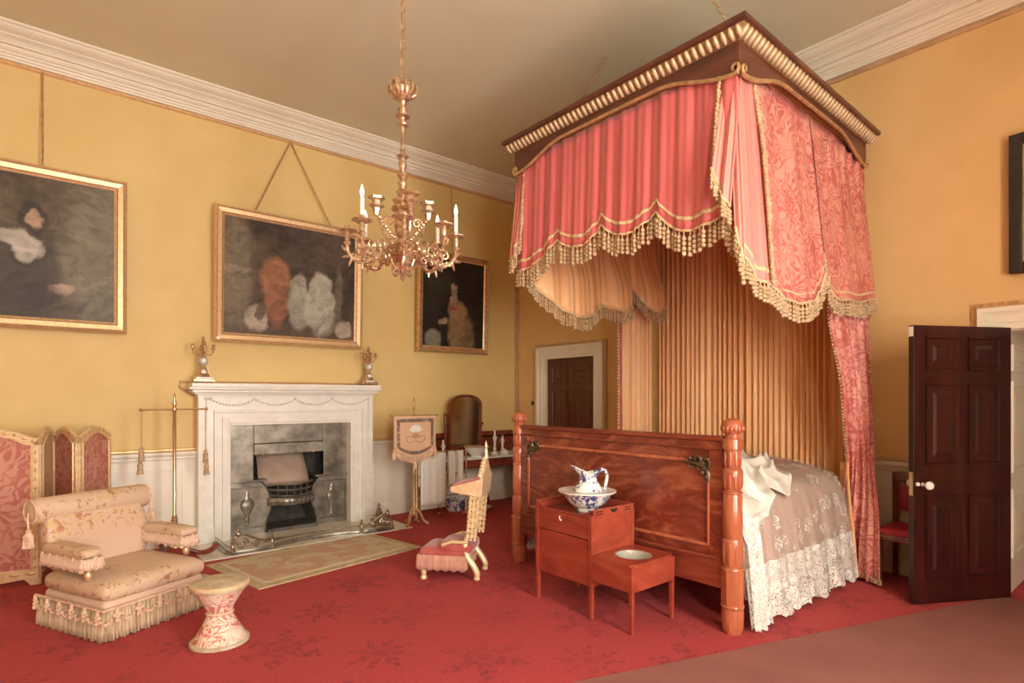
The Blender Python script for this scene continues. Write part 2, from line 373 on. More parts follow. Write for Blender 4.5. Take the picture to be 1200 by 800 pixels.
for i, (a, b) in enumerate(WINS):
    o = thing('window_%d' % (i+1), 'tall white sash window opposite the fireplace', 'window', ((a+b)/2, YA, 0), group='sash windows', kind='structure')
    m = MB().box(a, a+.06, -1.9, -1.82, .4, 3.6).box(b-.06, b, -1.9, -1.82, .4, 3.6).box(a, b, -1.9, -1.82, .4, .48).box(a, b, -1.9, -1.82, 3.52, 3.6).box(a, b, -1.9, -1.82, 1.98, 2.04)
    m.build('window_frame', WHITE, o)
    for k in (1, 2):
        x = lerp(a, b, k/3); B(x-.012, x+.012, -1.88, -1.84, .48, 3.52).build('glazing_bar', WHITE, o)
    for z in (1.0, 1.5, 2.55, 3.05): B(a+.06, b-.06, -1.88, -1.84, z-.012, z+.012).build('glazing_bar', WHITE, o)
    for k in range(3):
        for z0, z1 in ((.48,1),(1,1.5),(1.5,1.98),(2.04,2.55),(2.55,3.05),(3.05,3.52)):
            MB().add([(lerp(a,b,k/3)+.01,-1.86,z0),(lerp(a,b,(k+1)/3)-.01,-1.86,z0),(lerp(a,b,(k+1)/3)-.01,-1.86,z1),(lerp(a,b,k/3)+.01,-1.86,z1)], [(0,1,2,3)]).build('pane', GLASS, o)
    B(a-.05, b+.05, -1.62, -1.5, .36, .41).build('window_sill', WHITE, o)
    m = MB().box(a-.14, a, -1.6, -1.56, .4, 3.7).box(b, b+.14, -1.6, -1.56, .4, 3.7).box(a-.14, b+.14, -1.6, -1.56, 3.6, 3.74)
    m.build('window_casing', WHITE, o)
# cornice, fillets, chair rail, dado, baseboard on the two walls in view
CP = [(0,4.64),(.30,4.64),(.30,4.622),(.282,4.614),(.272,4.60),(.25,4.585),(.225,4.575),(.205,4.568),(.205,4.556),(.19,4.553),(.165,4.54),(.145,4.518),(.145,4.508),(.112,4.508),(.112,4.492),(.10,4.478),(.083,4.470),(.078,4.458),(.062,4.452),(.056,4.436),(.044,4.43),(.04,4.415),(0,4.415)]
def run_left(poly, x0, x1): return MB().prism(poly, lambda p, z: (x0, YF-p, z), lambda p, z: (x1, YF-p, z))
def run_right(poly, y0, y1): return MB().prism(poly, lambda p, z: (XB-p, y0, z), lambda p, z: (XB-p, y1, z))
S(run_left(CP, XA, XB).build('trim_1', CORN), 'white moulded plaster cornice above the fireplace wall', 'cornice')
S(run_right(CP, YA, YF).build('trim_2', CORN), 'white moulded plaster cornice above the bed wall', 'cornice')
FP = [(0,4.383),(.014,4.385),(.022,4.395),(.022,4.408),(.014,4.416),(0,4.416)]
S(run_left(FP, XA, XB).build('trim_3', GILT), 'thin gilt fillet under the cornice of the fireplace wall', 'moulding')
S(run_right([(p, z-.008) if z < 4.4 else (p, z) for p, z in FP], YA, YF).build('trim_4', FILLET), 'thin brown fillet under the cornice of the bed wall', 'moulding')
RP = [(0,.86),(.018,.86),(.022,.875),(.03,.88),(.03,.90),(.042,.905),(.05,.92),(.055,.925),(.055,.945),(.045,.95),(0,.95)]
BP = [(0,0),(.032,0),(.032,.13),(.026,.14),(.022,.16),(.012,.172),(0,.175)]
n = 5
for (a, b, who) in ((XA, 1.30, 'left of the fireplace'), (3.21, XB, 'right of the fireplace')):
    S(run_left(RP, a, b).build('trim_%d' % n, WHITE), 'white chair rail ' + who, 'moulding'); n += 1
    S(run_left(BP, a, b).build('baseboard_left' , WHITE), 'white skirting board ' + who, 'baseboard')
    d = S(B(a, b, YF-.012, YF, .175, .86).build('trim_%d' % n, WHITE), 'white panelled dado ' + who, 'dado'); n += 1
    pw = (b-a)/max(1, round((b-a)/1.25))
    for k in range(max(1, round((b-a)/1.25))):
        x0, x1 = a+k*pw+.1, a+(k+1)*pw-.1
        m = MB()
        for (u0,u1,v0,v1) in ((x0,x1,.76,.785),(x0,x1,.25,.275),(x0,x0+.025,.275,.76),(x1-.025,x1,.275,.76)): m.box(u0,u1,YF-.024,YF-.011,v0,v1)
        m.build('panel_moulding', WHITE, d)
    g = run_left([(0,.952),(.012,.952),(.018,.962),(.018,.975),(.01,.984),(0,.984)], a, b)
    S(g.build('trim_%d' % n, GILT), 'thin gilt fillet above the chair rail ' + who, 'moulding'); n += 1
for (a, b, who) in ((1.18, 4.86, 'behind the bed'), (6.22, YF, 'in the far corner')):
    S(run_right(RP, a, b).build('trim_%d' % n, WHITE), 'white chair rail ' + who, 'moulding'); n += 1
    S(run_right(BP, a, b).build('baseboard_right', WHITE), 'white skirting board ' + who, 'baseboard')
    d = S(B(XB-.012, XB, a, b, .175, .86).build('trim_%d' % n, WHITE), 'white panelled dado ' + who, 'dado'); n += 1
    g = run_right([(0,.952),(.012,.952),(.018,.962),(.018,.975),(.01,.984),(0,.984)], a, b)
    S(g.build('trim_%d' % n, FILLET), 'thin brown fillet above the chair rail ' + who, 'moulding'); n += 1
g = B(XB-.05, XB, YF-.02, YF, .95, 4.40).box(XB-.02, XB, YF-.05, YF-.02, .95, 4.40)
S(g.build('trim_%d' % n, FILLET), 'dark brown upright fillet in the corner of the room', 'moulding'); n += 1
# gilt fillet stepping round the chimneypiece
for s, xe, xo in ((-1, 1.29, 1.17), (1, 3.225, 3.255)):
    m = MB().tube([(xe, YF-.008, .97), (xe, YF-.008, 1.50), (xo+s*.015, YF-.008, 1.60), (xo+s*.015, YF-.008, 1.655), (2.2, YF-.008, 1.655)], .013, 6)
    S(m.build('trim_%d' % n, GILT), 'gilt fillet round the %s edge of the chimneypiece' % ('window-side' if 0 else ('screen-side' if s < 0 else 'banner-side')), 'moulding'); n += 1

def door_panels(parent, mat, W, rows, T, face, x0s, local=True):
    """raised panels on a leaf lying in local x (width) / z, faces at y = -T/2 and T/2"""
    for z0, z1 in rows:
        for a, b in x0s:
            for s in face:
                y = s*T/2
                m = MB()
                def q(i, dy): return [(a+i, y+s*dy, z0+i), (b-i, y+s*dy, z0+i), (b-i, y+s*dy, z1-i), (a+i, y+s*dy, z1-i)]
                L = [q(0, .012), q(.012, .012), q(.022, -.006), q(.045, -.006), q(.085, .008)]
                vs = [v for l in L for v in l]; fs = [(4*i+k, 4*i+(k+1)%4, 4*i+4+(k+1)%4, 4*i+4+k) for i in range(4) for k in range(4)] + [(16,17,18,19)]
                fs += [(k, (k+1)%4, 20+(k+1)%4, 20+k) for k in range(4)]; vs += q(0, -.012)
                m.add(vs, fs).build('panel', mat, parent, local=True)
ROWS = [(.17,.78), (1.0,1.59), (1.685,1.93)]
# door_1: closed brown door beyond the bed
o = thing('door_1', 'closed brown panelled door beyond the footboard', 'door', (XB+.05, 5.55, 0), PI/2, kind='structure')
B(-.46, .46, -.022, .022, .005, 2.03).build('door_leaf', BROWNDOOR, o, local=True)
door_panels(o, BROWNDOOR, .92, ROWS, .044, (1,), [(-.37,-.06), (.06,.37)])
def casing(name, y0, y1, zt, label, fil):
    o = thing(name, label, 'door casing', (XB, (y0+y1)/2, 0), kind='structure')
    for (wd, t, mt, nm) in ((.17, .03, WHITE, 'architrave'),):
        for a, b, e in ((0, .05, .028), (.05, .06, .04), (.06, .12, .034), (.12, .135, .046), (.135, .17, .056)):
            m = MB().box(XB-e, XB, y0-b, y0-a, 0, zt+b).box(XB-e, XB, y1+a, y1+b, 0, zt+b).box(XB-e, XB, y0-a, y1+a, zt+a, zt+b)
            m.build(nm, mt, o)
    m = MB().box(XB-.022, XB, y0-.21, y0-.172, .95, zt+.21).box(XB-.022, XB, y1+.172, y1+.21, .95, zt+.21).box(XB-.022, XB, y0-.172, y1+.172, zt+.172, zt+.21)
    m.build('fillet', fil, o)
    return o
casing('trim_%d' % n, 5.087, 6.013, 2.037, 'white moulded casing of the closed brown door', FILLET); n += 1
casing('trim_%d' % n, D2A, D2B, 2.01, 'white moulded casing of the open mahogany doorway', GILTD); n += 1
# passage beyond the open door with panelled white lining
o = thing('trim_%d' % n, 'white panelled lining of the deep open doorway', 'door lining', (XB, .5, 0), kind='structure'); n += 1
m = MB().box(XB+.002, 7.2, D2B-.006, D2B+.05, 0, 2.0).box(XB+.002, 7.2, D2A-.05, D2A+.006, 0, 2.0).box(XB+.002, 7.2, D2A-.05, D2B+.05, 2.0, 2.06).box(7.2, 7.25, D2A-.05, D2B+.05, 0, 2.06)
m.build('lining', WHITE, o)
for x0 in (XB+.09, XB+.80):
    for z0, z1 in ((.27,.80), (.92,1.62), (1.70,1.90)):
        m = MB()
        for (u0,u1,v0,v1) in ((x0,x0+.62,z1-.03,z1),(x0,x0+.62,z0,z0+.03),(x0,x0+.03,z0+.03,z1-.03),(x0+.59,x0+.62,z0+.03,z1-.03)): m.box(u0,u1,D2B-.024,D2B-.005,v0,v1)
        m.box(x0+.08,x0+.54,D2B-.018,D2B-.005,z0+.08,z1-.08).build('lining_panel', WHITE, o)
# door_2: mahogany door standing open
ang = math.atan2(.415, -.74)
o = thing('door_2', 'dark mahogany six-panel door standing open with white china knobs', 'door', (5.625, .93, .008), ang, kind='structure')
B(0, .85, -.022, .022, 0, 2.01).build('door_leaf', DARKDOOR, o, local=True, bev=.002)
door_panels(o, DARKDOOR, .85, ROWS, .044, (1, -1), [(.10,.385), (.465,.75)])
for s in (1, -1):
    k = MB(); k.lathe([(.0,0),(.016,.002),(.011,.012),(.009,.03),(.014,.036),(.028,.045),(.031,.058),(.024,.07),(0,.075)], n=14)
    k.xf(Matrix.Translation((.775, s*.022, .86)) @ Matrix.Rotation(-s*PI/2, 4, 'X')); k.build('door_knob', PORC, o, smooth=True, local=True)
    k = MB().lathe([(0,0),(.014,.002),(.014,.012),(0,.016)], n=10); k.xf(Matrix.Translation((.822, s*.022, .865)) @ Matrix.Rotation(-s*PI/2, 4, 'X')); k.build('key_plate', PORC, o, smooth=True, local=True)
B(.848, .853, -.014, .014, .78, .95).build('lock_plate', BRASS, o, local=True)
B(.848, .853, -.018, .018, 1.93, 2.0).build('edge_plate', PORC, o, local=True)
k = MB().lathe([(0,0),(.028,.0),(.028,.012),(.018,.018),(.018,.03),(0,.034)], n=12)
k.xf(Matrix.Translation((XB, 6.30, 1.41)) @ Matrix.Rotation(-PI/2, 4, 'Y'))
o = thing('bell_push', 'small black round bell push on the wall beside the brown door', 'bell push', (XB, 6.30, 1.41)); k.build('back_plate', BLACK, o, smooth=True)
k = MB().ball((XB-.036, 6.30, 1.41), .012, 8, 6); k.build('button', PORC, o, smooth=True)
# drugget
e = Vector((5.62-.6, .95-2.64, 0)).normalized(); nn = Vector((e.y, -e.x, 0))
p0 = Vector((.6, 2.645, 0)); p1 = p0 + e*5.28; L = [p0, p1, p1+nn*.80, p0+nn*1.35]
m = MB().add([(p.x, p.y, .0) for p in L] + [(p.x, p.y, .006) for p in L], [(3,2,1,0),(4,5,6,7),(0,1,5,4),(1,2,6,5),(2,3,7,6),(3,0,4,7)])
tag(m.build('floor_runner', DRUG), 'plain brown-red drugget strip leading to the open door', 'runner')

# ------------------------------------------------------------ chimneypiece
fs = thing('fireplace_surround', 'white marble chimneypiece with carved garlands and a moulded shelf', 'fireplace', (2.255, 6.65, 0))
Yp = 6.50
m = MB()
for (a, p, z0, z1) in ((.0, .155, 1.50, 1.525), (.03, .19, 1.525, 1.545), (.06, .24, 1.545, 1.575), (.095, .29, 1.575, 1.60), (.075, .30, 1.60, 1.64)):
    m.box(1.29-a, 3.215+a*.4, YF-p, YF, z0, z1)
m.build('mantel_shelf', MARBLE, fs, bev=.006)
MB().box(1.30, 3.21, Yp, YF, 1.36, 1.50).build('frieze', MARBLE, fs)
for x0, x1 in ((1.30, 1.44), (3.085, 3.21)):
    B(x0, x1, Yp, YF, .17, 1.36).build('pilaster', MARBLE, fs)
    B(x0-.015, x1+.015, Yp-.02, YF, 0, .17).build('plinth', MARBLE, fs, bev=.005)
def uframe(x0, x1, z1, w, y0, y1):
    return MB().box(x0, x0+w, y0, y1, 0, z1).box(x1-w, x1, y0, y1, 0, z1).box(x0+w, x1-w, y0, y1, z1-w, z1)
uframe(1.44, 3.085, 1.36, .025, Yp-.045, YF).build('outer_moulding', MARBLE, fs, bev=.005)
uframe(1.465, 3.06, 1.335, .05, Yp-.015, YF).build('moulding', MARBLE, fs, bev=.004)
uframe(1.515, 3.01, 1.285, .06, Yp-.03, YF).build('architrave', MARBLE, fs, bev=.004)
uframe(1.575, 2.95, 1.225, .025, Yp-.01, YF+.02).build('inner_moulding', MARBLE, fs, bev=.003)
GARL = nmat('carved_garland', (.68,.63,.55), (.76,.72,.64), 9, .4)
for k in range(4):
    x0 = lerp(1.41, 3.13, k/4); x1 = lerp(1.41, 3.13, (k+1)/4); m = MB()
    for i in range(15):
        t = i/14; m.ball((lerp(x0, x1, t), Yp-.006, 1.475-.062*4*t*(1-t)), .013, 6, 5)
    m.ball((x0, Yp-.006, 1.48), .018, 8, 6)
    m.build('garland', GARL, fs, smooth=True)
for x in (1.37, 3.148):
    m = MB().ball((x, Yp-.006, 1.48), .02, 8, 6)
    for i in range(26): m.ball((x, Yp-.006, 1.44-.03*i), .011-.0002*i, 6, 5)
    m.build('bell_drop', GARL, fs, smooth=True)
# register grate
gr = thing('fire_grate', 'polished steel hob grate with bowed iron bars inside the chimneypiece', 'grate', (2.26, 6.66, 0))
ys = 6.62
B(1.60, 1.862, ys, ys+.03, .58, 1.222).build('side_plate', STEEL, gr, bev=.004)
B(2.645, 2.93, ys, ys+.03, .58, 1.222).build('side_plate', STEEL, gr, bev=.004)
B(1.866, 2.641, ys+.004, ys+.03, .99, 1.222).build('top_plate', STEEL, gr, bev=.004)
B(1.866, 2.641, ys-.006, ys+.03, .865, .985).build('lintel_plate', STEEL, gr, bev=.006)
for x in (1.955, 2.52): MB().ball((x, ys-.014, .872), .014, 8, 6).build('knob', BRASS, gr, smooth=True)
def hob(xw, xi, s):   # hob cheek front with an S-curved inner edge
    zz = [0, .08, .16, .25, .34, .42, .50, .57]; off = [.0, .0, .012, .045, .062, .045, .012, -.045]
    poly = [(xw, .0), (xw, .575)] + [(xi + s*o, z) for z, o in reversed(list(zip(zz, off)))]
    h = MB().prism(poly, lambda a, z: (a, ys-.012, z), lambda a, z: (a, ys+.30, z)).build('hob', STEEL, gr, bev=.004)
    MB().tube([(xi+s*o, ys-.014, z) for z, o in spline2(zip(zz, off))], .011, 6).build('hob_edge', IRON, h, smooth=True)
    B(min(xw, xi+s*.01)-.0, max(xw, xi+s*.01), ys-.03, ys+.3, .575, .597).build('hob_top', STEEL, h, bev=.004)
    xc = (xw+xi)/2
    u = MB().lathe([(0,.0),(.018,.005),(.01,.02),(.022,.045),(.012,.06),(.02,.08),(.05,.13),(.058,.165),(.045,.185),(.052,.192),(.03,.205),(.014,.225),(.02,.24),(.008,.26),(0,.275)], n=14)
    u.xf(Matrix.Translation((xc, ys-.014, .12)) @ Matrix.Diagonal((1.3,.4,1.35,1))); u.build('urn_relief', STEEL, h, smooth=True)
    fr = MB()
    for (a, b, c, d) in ((xw+s*.02, xi-s*.035, .08, .092), (xw+s*.02, xi-s*.035, .51, .522), (xw+s*.02, xw+s*.032, .08, .522)): fr.box(min(a,b), max(a,b), ys-.019, ys-.01, c, d)
    fr.build('bead_frame', IRON, h)
def spline2(z):
    z = list(z); return [(p.x, p.y) for p in spline([(a, b, 0) for a, b in z], 4)]
hob(1.602, 1.985, 1); hob(2.925, 2.55, -1)
# fire box behind
m = MB().box(1.55, 2.98, 6.96, 7.0, 0, 1.3).box(1.55, 1.60, ys+.03, 7.0, 0, 1.3).box(2.93, 2.98, ys+.03, 7.0, 0, 1.3).box(1.55, 2.98, ys+.03, 7.0, 1.25, 1.3)
m.build('fire_box', SOOT, gr)
m = MB().sheet(lambda u, v: (lerp(1.93, 2.50, u) + (.03-.06*u)*(v), lerp(6.70, 6.90, v**1.3), .50+.40*v), 6, 8)
m.build('fire_back', FIREBACK, gr, smooth=True, solid=.02)
for k, z in enumerate((.54, .475, .41)):
    m = MB(); pts = [(lerp(2.02, 2.50, i/12), 6.60-.11*math.sin(PI*i/12), z-.012*math.sin(PI*i/12)) for i in range(13)]
    m.tube(pts, .011, 6); m.build('bar', STEEL if k == 0 else IRON, gr, smooth=True)
for i in range(1, 6):
    t = i/6; x = lerp(2.02, 2.50, t); y = 6.605-.11*math.sin(PI*t); MB().tube([(x,y,.35),(x,y,.53)], .006, 5).build('upright_bar', IRON, gr, smooth=True)
m = MB().sheet(lambda u, v: (lerp(2.0, 2.52, u), 6.60-.115*math.sin(PI*u), lerp(.30, .385, v)), 16, 2)
m.build('fret_apron', STEEL, gr, smooth=True, solid=.008)
for i in range(9):
    t = (i+.5)/9; MB().ball((lerp(2.0,2.52,t), 6.592-.115*math.sin(PI*t), .342), .02, 8, 5, (.8,.25,1)).build('fret_boss', IRON, gr, smooth=True)
B(2.02, 2.50, 6.60, 6.85, .32, .34).build('bottom_grate', IRON, gr)
B(1.99, 2.55, 6.55, 6.95, .0, .05).build('ash_tray', IRON, gr)
# hearth slab, fender, irons, rug
tag(B(1.20, 3.36, 5.80, 6.66, 0, .014).build('hearth_slab', HEARTH, bev=.004), 'pale marble hearth slab in front of the fire grate', 'hearth')
fd = thing('fender', 'low brass and steel fender with scrolled ends on the marble hearth', 'fender', (2.28, 5.9, .014))
path = [(1.43, 6.38), (1.43, 5.98), (1.45, 5.87), (1.56, 5.84), (1.78, 5.85), (2.0, 5.93), (2.28, 5.96), (2.56, 5.93), (2.80, 5.85), (3.02, 5.84), (3.13, 5.87), (3.15, 5.98), (3.15, 6.38)]
pth = spline([(x, y, 0) for x, y in path], 5)
m = MB(); prof = [(-.028,.014),(.028,.014),(.028,.03),(.018,.034),(.012,.05),(-.012,.05),(-.018,.034),(-.028,.03)]
N = len(pth); vs = []; F_ = []
for i, p in enumerate(pth):
    d = (pth[min(i+1,N-1)]-pth[max(i-1,0)]).normalized(); q = Vector((-d.y, d.x, 0))
    vs += [(p.x+q.x*a, p.y+q.y*a, z) for a, z in prof]
for i in range(N-1): F_ += [(i*8+k, i*8+(k+1)%8, i*8+8+(k+1)%8, i*8+8+k) for k in range(8)]
m.add(vs, F_ + [tuple(range(8)), tuple(range(N*8-8, N*8))]); m.build('base_plate', STEEL, fd, smooth=True)
m = MB().tube([(p.x, p.y, .085) for p in pth if True], .008, 6); m.build('top_rail', FBRASS, fd, smooth=True)
def scroll(m, c, r, s, y, turns=1.6, th=.011):
    pts = []
    for i in range(26):
        t = i/25; a = t*turns*2*PI; q = r*(1-.8*t); pts.append((c[0]+s*q*math.cos(a), y, c[1]+q*math.sin(a)))
    m.tube(pts, [th*(1-.4*i/25) for i in range(26)], 6)
for s, x0 in ((1, 1.46), (-1, 3.12)):
    m = MB(); yy = 5.855
    scroll(m, (x0+s*.08, .105), .06, s, yy); scroll(m, (x0+s*.21, .09), .042, -s, yy)
    m.tube(spline([(x0, yy, .05), (x0+s*.02, yy, .16), (x0+s*.10, yy, .19), (x0+s*.18, yy, .15), (x0+s*.30, yy, .10), (x0+s*.36, yy, .085)], 5), .012, 6)
    m.ball((x0+s*.05, yy, .20), .028, 8, 6); m.ball((x0+s*.05, yy, .235), .014, 8, 6)
    m.build('scrolled_end', FBRASS, fd, smooth=True)
    for dx in (.0, .36):
        k = MB().lathe([(.026,.03),(.026,.05),(.016,.06),(.022,.09),(.012,.11),(.02,.13),(.008,.145),(.014,.16),(0,.175)], (x0+s*dx, yy+.0, 0), 10); k.build('post', FBRASS, fd, smooth=True)
def fire_iron(name, label, a, b, head):
    o = thing(name, label, 'fire iron', a); d = Vector(b)-Vector(a)
    MB().tube([a, Vector(a)+d*.5, b], .007, 6).build('shaft', STEEL, o, smooth=True)
    MB().ball(b, .018, 8, 6).build('handle', FBRASS, o, smooth=True)
    q = Vector(a); head(q).build('head', STEEL, o, smooth=True)
fire_iron('poker', 'steel poker lying along the fender', (2.02, 6.02, .065), (1.66, 5.92, .10), lambda q: MB().tube([q, q+Vector((.05,.012,0))], [.01,.003], 6))
fire_iron('fire_tongs', 'steel fire tongs resting on the fender by the banner screen', (2.36, 6.03, .065), (3.0, 5.90, .095), lambda q: MB().tube([q, q+Vector((-.05,.02,0)), q+Vector((-.07,.0,0))], .008, 6))
# firedog / fender end ornament standing by the right jamb
o = thing('andiron', 'brass andiron with a ball finial beside the right end of the fender', 'andiron', (3.10, 6.12, .014))
MB().lathe([(.05,.0),(.05,.02),(.03,.03),(.035,.06),(.02,.08),(.038,.12),(.042,.15),(.02,.18),(.028,.19),(.01,.205),(.022,.225),(.018,.245),(0,.262)], (3.10, 6.12, .014), 12).build('stem', FBRASS, o, smooth=True)
m = MB(); scroll(m, (3.10-.0, .06), .05, 1, 6.10); m.build('scroll_foot', FBRASS, o, smooth=True)
# hearth rug
a = math.atan2(5.0-4.72, 2.98-1.39)
rg = thing('hearth_rug', 'faded floral hearth rug with a tan border in front of the fender', 'rug', (1.36, 4.70, 0), a)
def rb(x0, x1, y0, y1, z): return MB().box(x0, x1, y0, y1, 0.0, z)
RW, RD = 1.66, .98
rb(0, RW, 0, RD, .009).build('border', RUGB, rg, local=True)
rb(.09, RW-.09, .09, RD-.09, .011).build('guard_stripe', nmat('rug_stripe', (.62,.52,.36), (.68,.58,.42), 20, .95), rg, local=True)
rb(.125, RW-.125, .125, RD-.125, .0125).build('field', RUG, rg, local=True)

# ------------------------------------------------------------ mantel candelabra
def candelabrum(loc, label):
    o = thing('mantel_candelabrum', label, 'candelabrum', loc, group='mantel candelabra')
    m = MB().box(-.10, .10, -.06, .06, .012, .04).box(-.085, .085, -.05, .05, .04, .06)
    for x in (-.085, .085):
        for y in (-.045, .045): m.ball((x, y, .012), .014, 6, 5, (1,1,.85))
    m.build('base', PINKGILT, o, local=True, bev=.004)
    B(-.055, .055, -.055, -.045, .035, .065).build('plaque', PORC, o, local=True)
    MB().lathe([(.075,.06),(.06,.075),(.042,.11),(.032,.15),(.018,.165),(.02,.175)], n=14).build('foot', PINKGILT, o, smooth=True, local=True)
    MB().ball((0,-.035,.105), .026, 10, 8, (1,.5,1.2)).build('medallion', PORC, o, smooth=True, local=True)
    MB().ball((0,0,.22), .046, 14, 10).build('globe', nmat('grey_enamel_%d' % len(WM), (.42,.42,.40), (.58,.57,.53), 16, .25), o, smooth=True, local=True)
    MB().ball((0,-.042,.225), .022, 10, 8, (1,.4,1)).build('dial', PORC, o, smooth=True, local=True)
    MB().lathe([(.02,.26),(.028,.27),(.012,.285),(.02,.31),(.03,.335),(.014,.35),(.022,.37),(.012,.40),(.026,.41),(.018,.425),(.008,.44),(.016,.455),(.004,.478),(0,.485)], n=10).build('stem', PINKGILT, o, smooth=True, local=True)
    for k in range(4):
        t = k*PI/2 + (0 if k % 2 == 0 else 0); c, s = math.cos(t), math.sin(t); q = .095 if k % 2 == 0 else .07
        ar = MB().tube([(c*x*q, s*x*q, z) for x, z in ((.1,.31),(.35,.285),(.7,.285),(.95,.31),(1,.345))], .007, 6)
        ar.lathe([(.022,.345),(.024,.352),(.012,.356),(.015,.385),(.019,.392),(0,.392)], (c*q, s*q, 0), 10)
        ar.build('arm', PINKGILT, o, smooth=True, local=True)
    return o
candelabrum((1.335, 6.46, 1.64), 'gilt candelabrum clock garniture on the mantel end by the pole stand')
candelabrum((3.135, 6.46, 1.64), 'gilt candelabrum with enamel globe on the mantel end by the banner screen')

# ------------------------------------------------------------ paintings
def framed(name, label, x0, x1, z0, z1, y, mats, wf, pic, tilt, chains):
    o = thing(name, label, 'painting', ((x0+x1)/2, y, z0), rx=tilt)
    W = (x1-x0)/2; H = z1-z0
    for (a, b, t0, t1, mt, nm) in mats:
        a *= wf; b *= wf
        m = MB()
        for s in (-1, 1): m.hexa([(s*(W-a), -t0, a), (s*(W-b), -t1, b), (s*(W-b), .02, b), (s*(W-a), .02, a), (s*(W-a), -t0, H-a), (s*(W-b), -t1, H-b), (s*(W-b), .02, H-b), (s*(W-a), .02, H-a)])
        m.hexa([(-W+a, -t0, a), (W-a, -t0, a), (W-a, .02, a), (-W+a, .02, a), (-W+b, -t1, b), (W-b, -t1, b), (W-b, .02, b), (-W+b, .02, b)])
        m.hexa([(-W+a, -t0, H-a), (W-a, -t0, H-a), (W-a, .02, H-a), (-W+a, .02, H-a), (-W+b, -t1, H-b), (W-b, -t1, H-b), (W-b, .02, H-b), (-W+b, .02, H-b)])
        m.build(nm, mt, o, local=True)
    B(-W+wf*.98, W-wf*.98, -.01, .015, wf*.98, H-wf*.98).build('canvas', pic, o, local=True)
    for pts in chains: 
        ch = MB().tube(pts, .008, 5); ch.build('hanging_chain', GILTD, o)
        for p in (pts[-1],): MB().ball(p, .014, 6, 5).build('hook', GILTD, o, smooth=True)
    return o
GF = [(0,.22,.03,.05,GILT,'frame_edge'), (.22,.32,.05,.036,FILLET,'frame_groove'), (.32,.72,.036,.03,GILT,'frame_band'), (.72,.8,.03,.02,GILTD,'frame_line'), (.8,1,.024,.012,GILT,'frame_slip')]
DK = (.10,.075,.055)
P1 = painting('portrait_paint', (.085,.062,.038), (.15,.115,.075), [(.40,.75,.35,.9,(.22,.20,.145),.9),(-.16,.40,.34,.62,(.055,.045,.036),.7),(-.10,.70,.13,.14,(.52,.48,.41),.5),(-.20,.78,.14,.09,(.50,.46,.39),.5),(-.07,.98,.115,.17,(.045,.033,.025),.5),(-.055,.96,.06,.105,(.50,.34,.24),.6),(.12,.36,.11,.05,(.44,.31,.22),.6),(-.05,.30,.22,.12,(.05,.04,.034),.6)])
framed('portrait_painting', 'dark portrait of a seated figure with a pale collar, beside the folding screen', -.54, .70, 2.10, 3.53, 6.575, GF, .10, P1, .02, [[(.08, 6.62, 4.39), (.08, 6.56, 3.55)]])
P2 = painting('group_paint', (.05,.036,.027), (.11,.078,.054), [(-.60,.75,.22,.85,(.22,.18,.125),.8),(-.62,.78,.2,.04,(.34,.28,.21),.5),(.1,.10,1.1,.16,(.13,.08,.055),.8),(-.20,.72,.19,.27,(.38,.17,.085),.5),(-.19,.46,.15,.30,(.30,.13,.07),.5),(.06,.66,.11,.17,(.40,.36,.29),.5),(.06,.44,.15,.30,(.36,.35,.28),.5),(.31,.68,.14,.20,(.48,.45,.37),.5),(.31,.42,.22,.34,(.44,.43,.35),.5),(-.40,.26,.14,.16,(.48,.41,.33),.5),(-.36,.34,.05,.10,(.12,.08,.06),.5),(.58,.22,.11,.12,(.46,.39,.31),.5),(.52,.60,.06,.40,(.16,.13,.10),.6)])
gp = framed('group_painting', 'wide dark painting of russet and pale grouped forms above the mantel', 1.45, 3.09, 2.08, 3.50, 6.57, GF, .10, P2, .03, [[(2.26, 6.62, 4.39), (1.86, 6.555, 3.51)], [(2.26, 6.62, 4.39), (2.70, 6.555, 3.51)]])
B(-.80, -.765, -.052, -.045, .02, .05).build('number_plaque', PORC, gp, local=True)
GF3 = [(0,.22,.03,.05,GILTD,'frame_edge'), (.22,.32,.05,.036,FILLET,'frame_groove'), (.32,.8,.036,.024,GILTD,'frame_band'), (.8,1,.024,.012,GILT,'frame_slip')]
P3 = painting('lady_paint', (.016,.012,.010), (.034,.026,.019), [(-.25,1.0,.3,.3,(.05,.045,.03),.8),(-.33,.17,.15,.17,(.24,.23,.16),.5),(.14,.24,.24,.40,(.22,.14,.07),.6),(.04,.34,.16,.40,(.27,.17,.085),.6),(.02,.60,.14,.16,(.32,.20,.11),.5),(.13,.58,.09,.14,(.30,.19,.10),.5),(0,.60,.08,.025,(.42,.06,.05),.5),(-.01,.74,.06,.08,(.44,.30,.21),.5),(-.015,.87,.05,.075,(.45,.31,.22),.6),(-.18,.42,.09,.05,(.42,.29,.20),.5)])
framed('dark_portrait', 'dark portrait of a standing figure in a golden brown gown, above the washstand', 3.86, 5.02, 2.10, 3.44, 6.575, GF3, .085, P3, .03, [[(4.44, 6.62, 4.39), (4.44, 6.555, 3.46)]])
# black-framed picture on the bed wall
o = thing('black_framed_picture', 'black framed picture with a gilt slip on the wall above the open door', 'painting', (5.64, .30, 2.42), -PI/2)
for (a, b, t, mt, nm) in ((0,.075,.06,BLACK,'frame'),(.075,.10,.035,GILT,'slip'),(.10,.115,.03,GILTD,'inner_line')):
    m = MB(); W = .62; H = 1.02
    m.box(-W+a, -W+b, -t, .01, a, H-a).box(W-b, W-a, -t, .01, a, H-a).box(-W+b, W-b, -t, .01, a, b).box(-W+b, W-b, -t, .01, H-b, H-a)
    m.build(nm, mt, o, local=True, bev=.004)
B(-.51, .51, -.02, .008, .112, .908).build('canvas', nmat('dim_canvas', (.09,.05,.03), (.20,.13,.08), 3, .4), o, local=True)

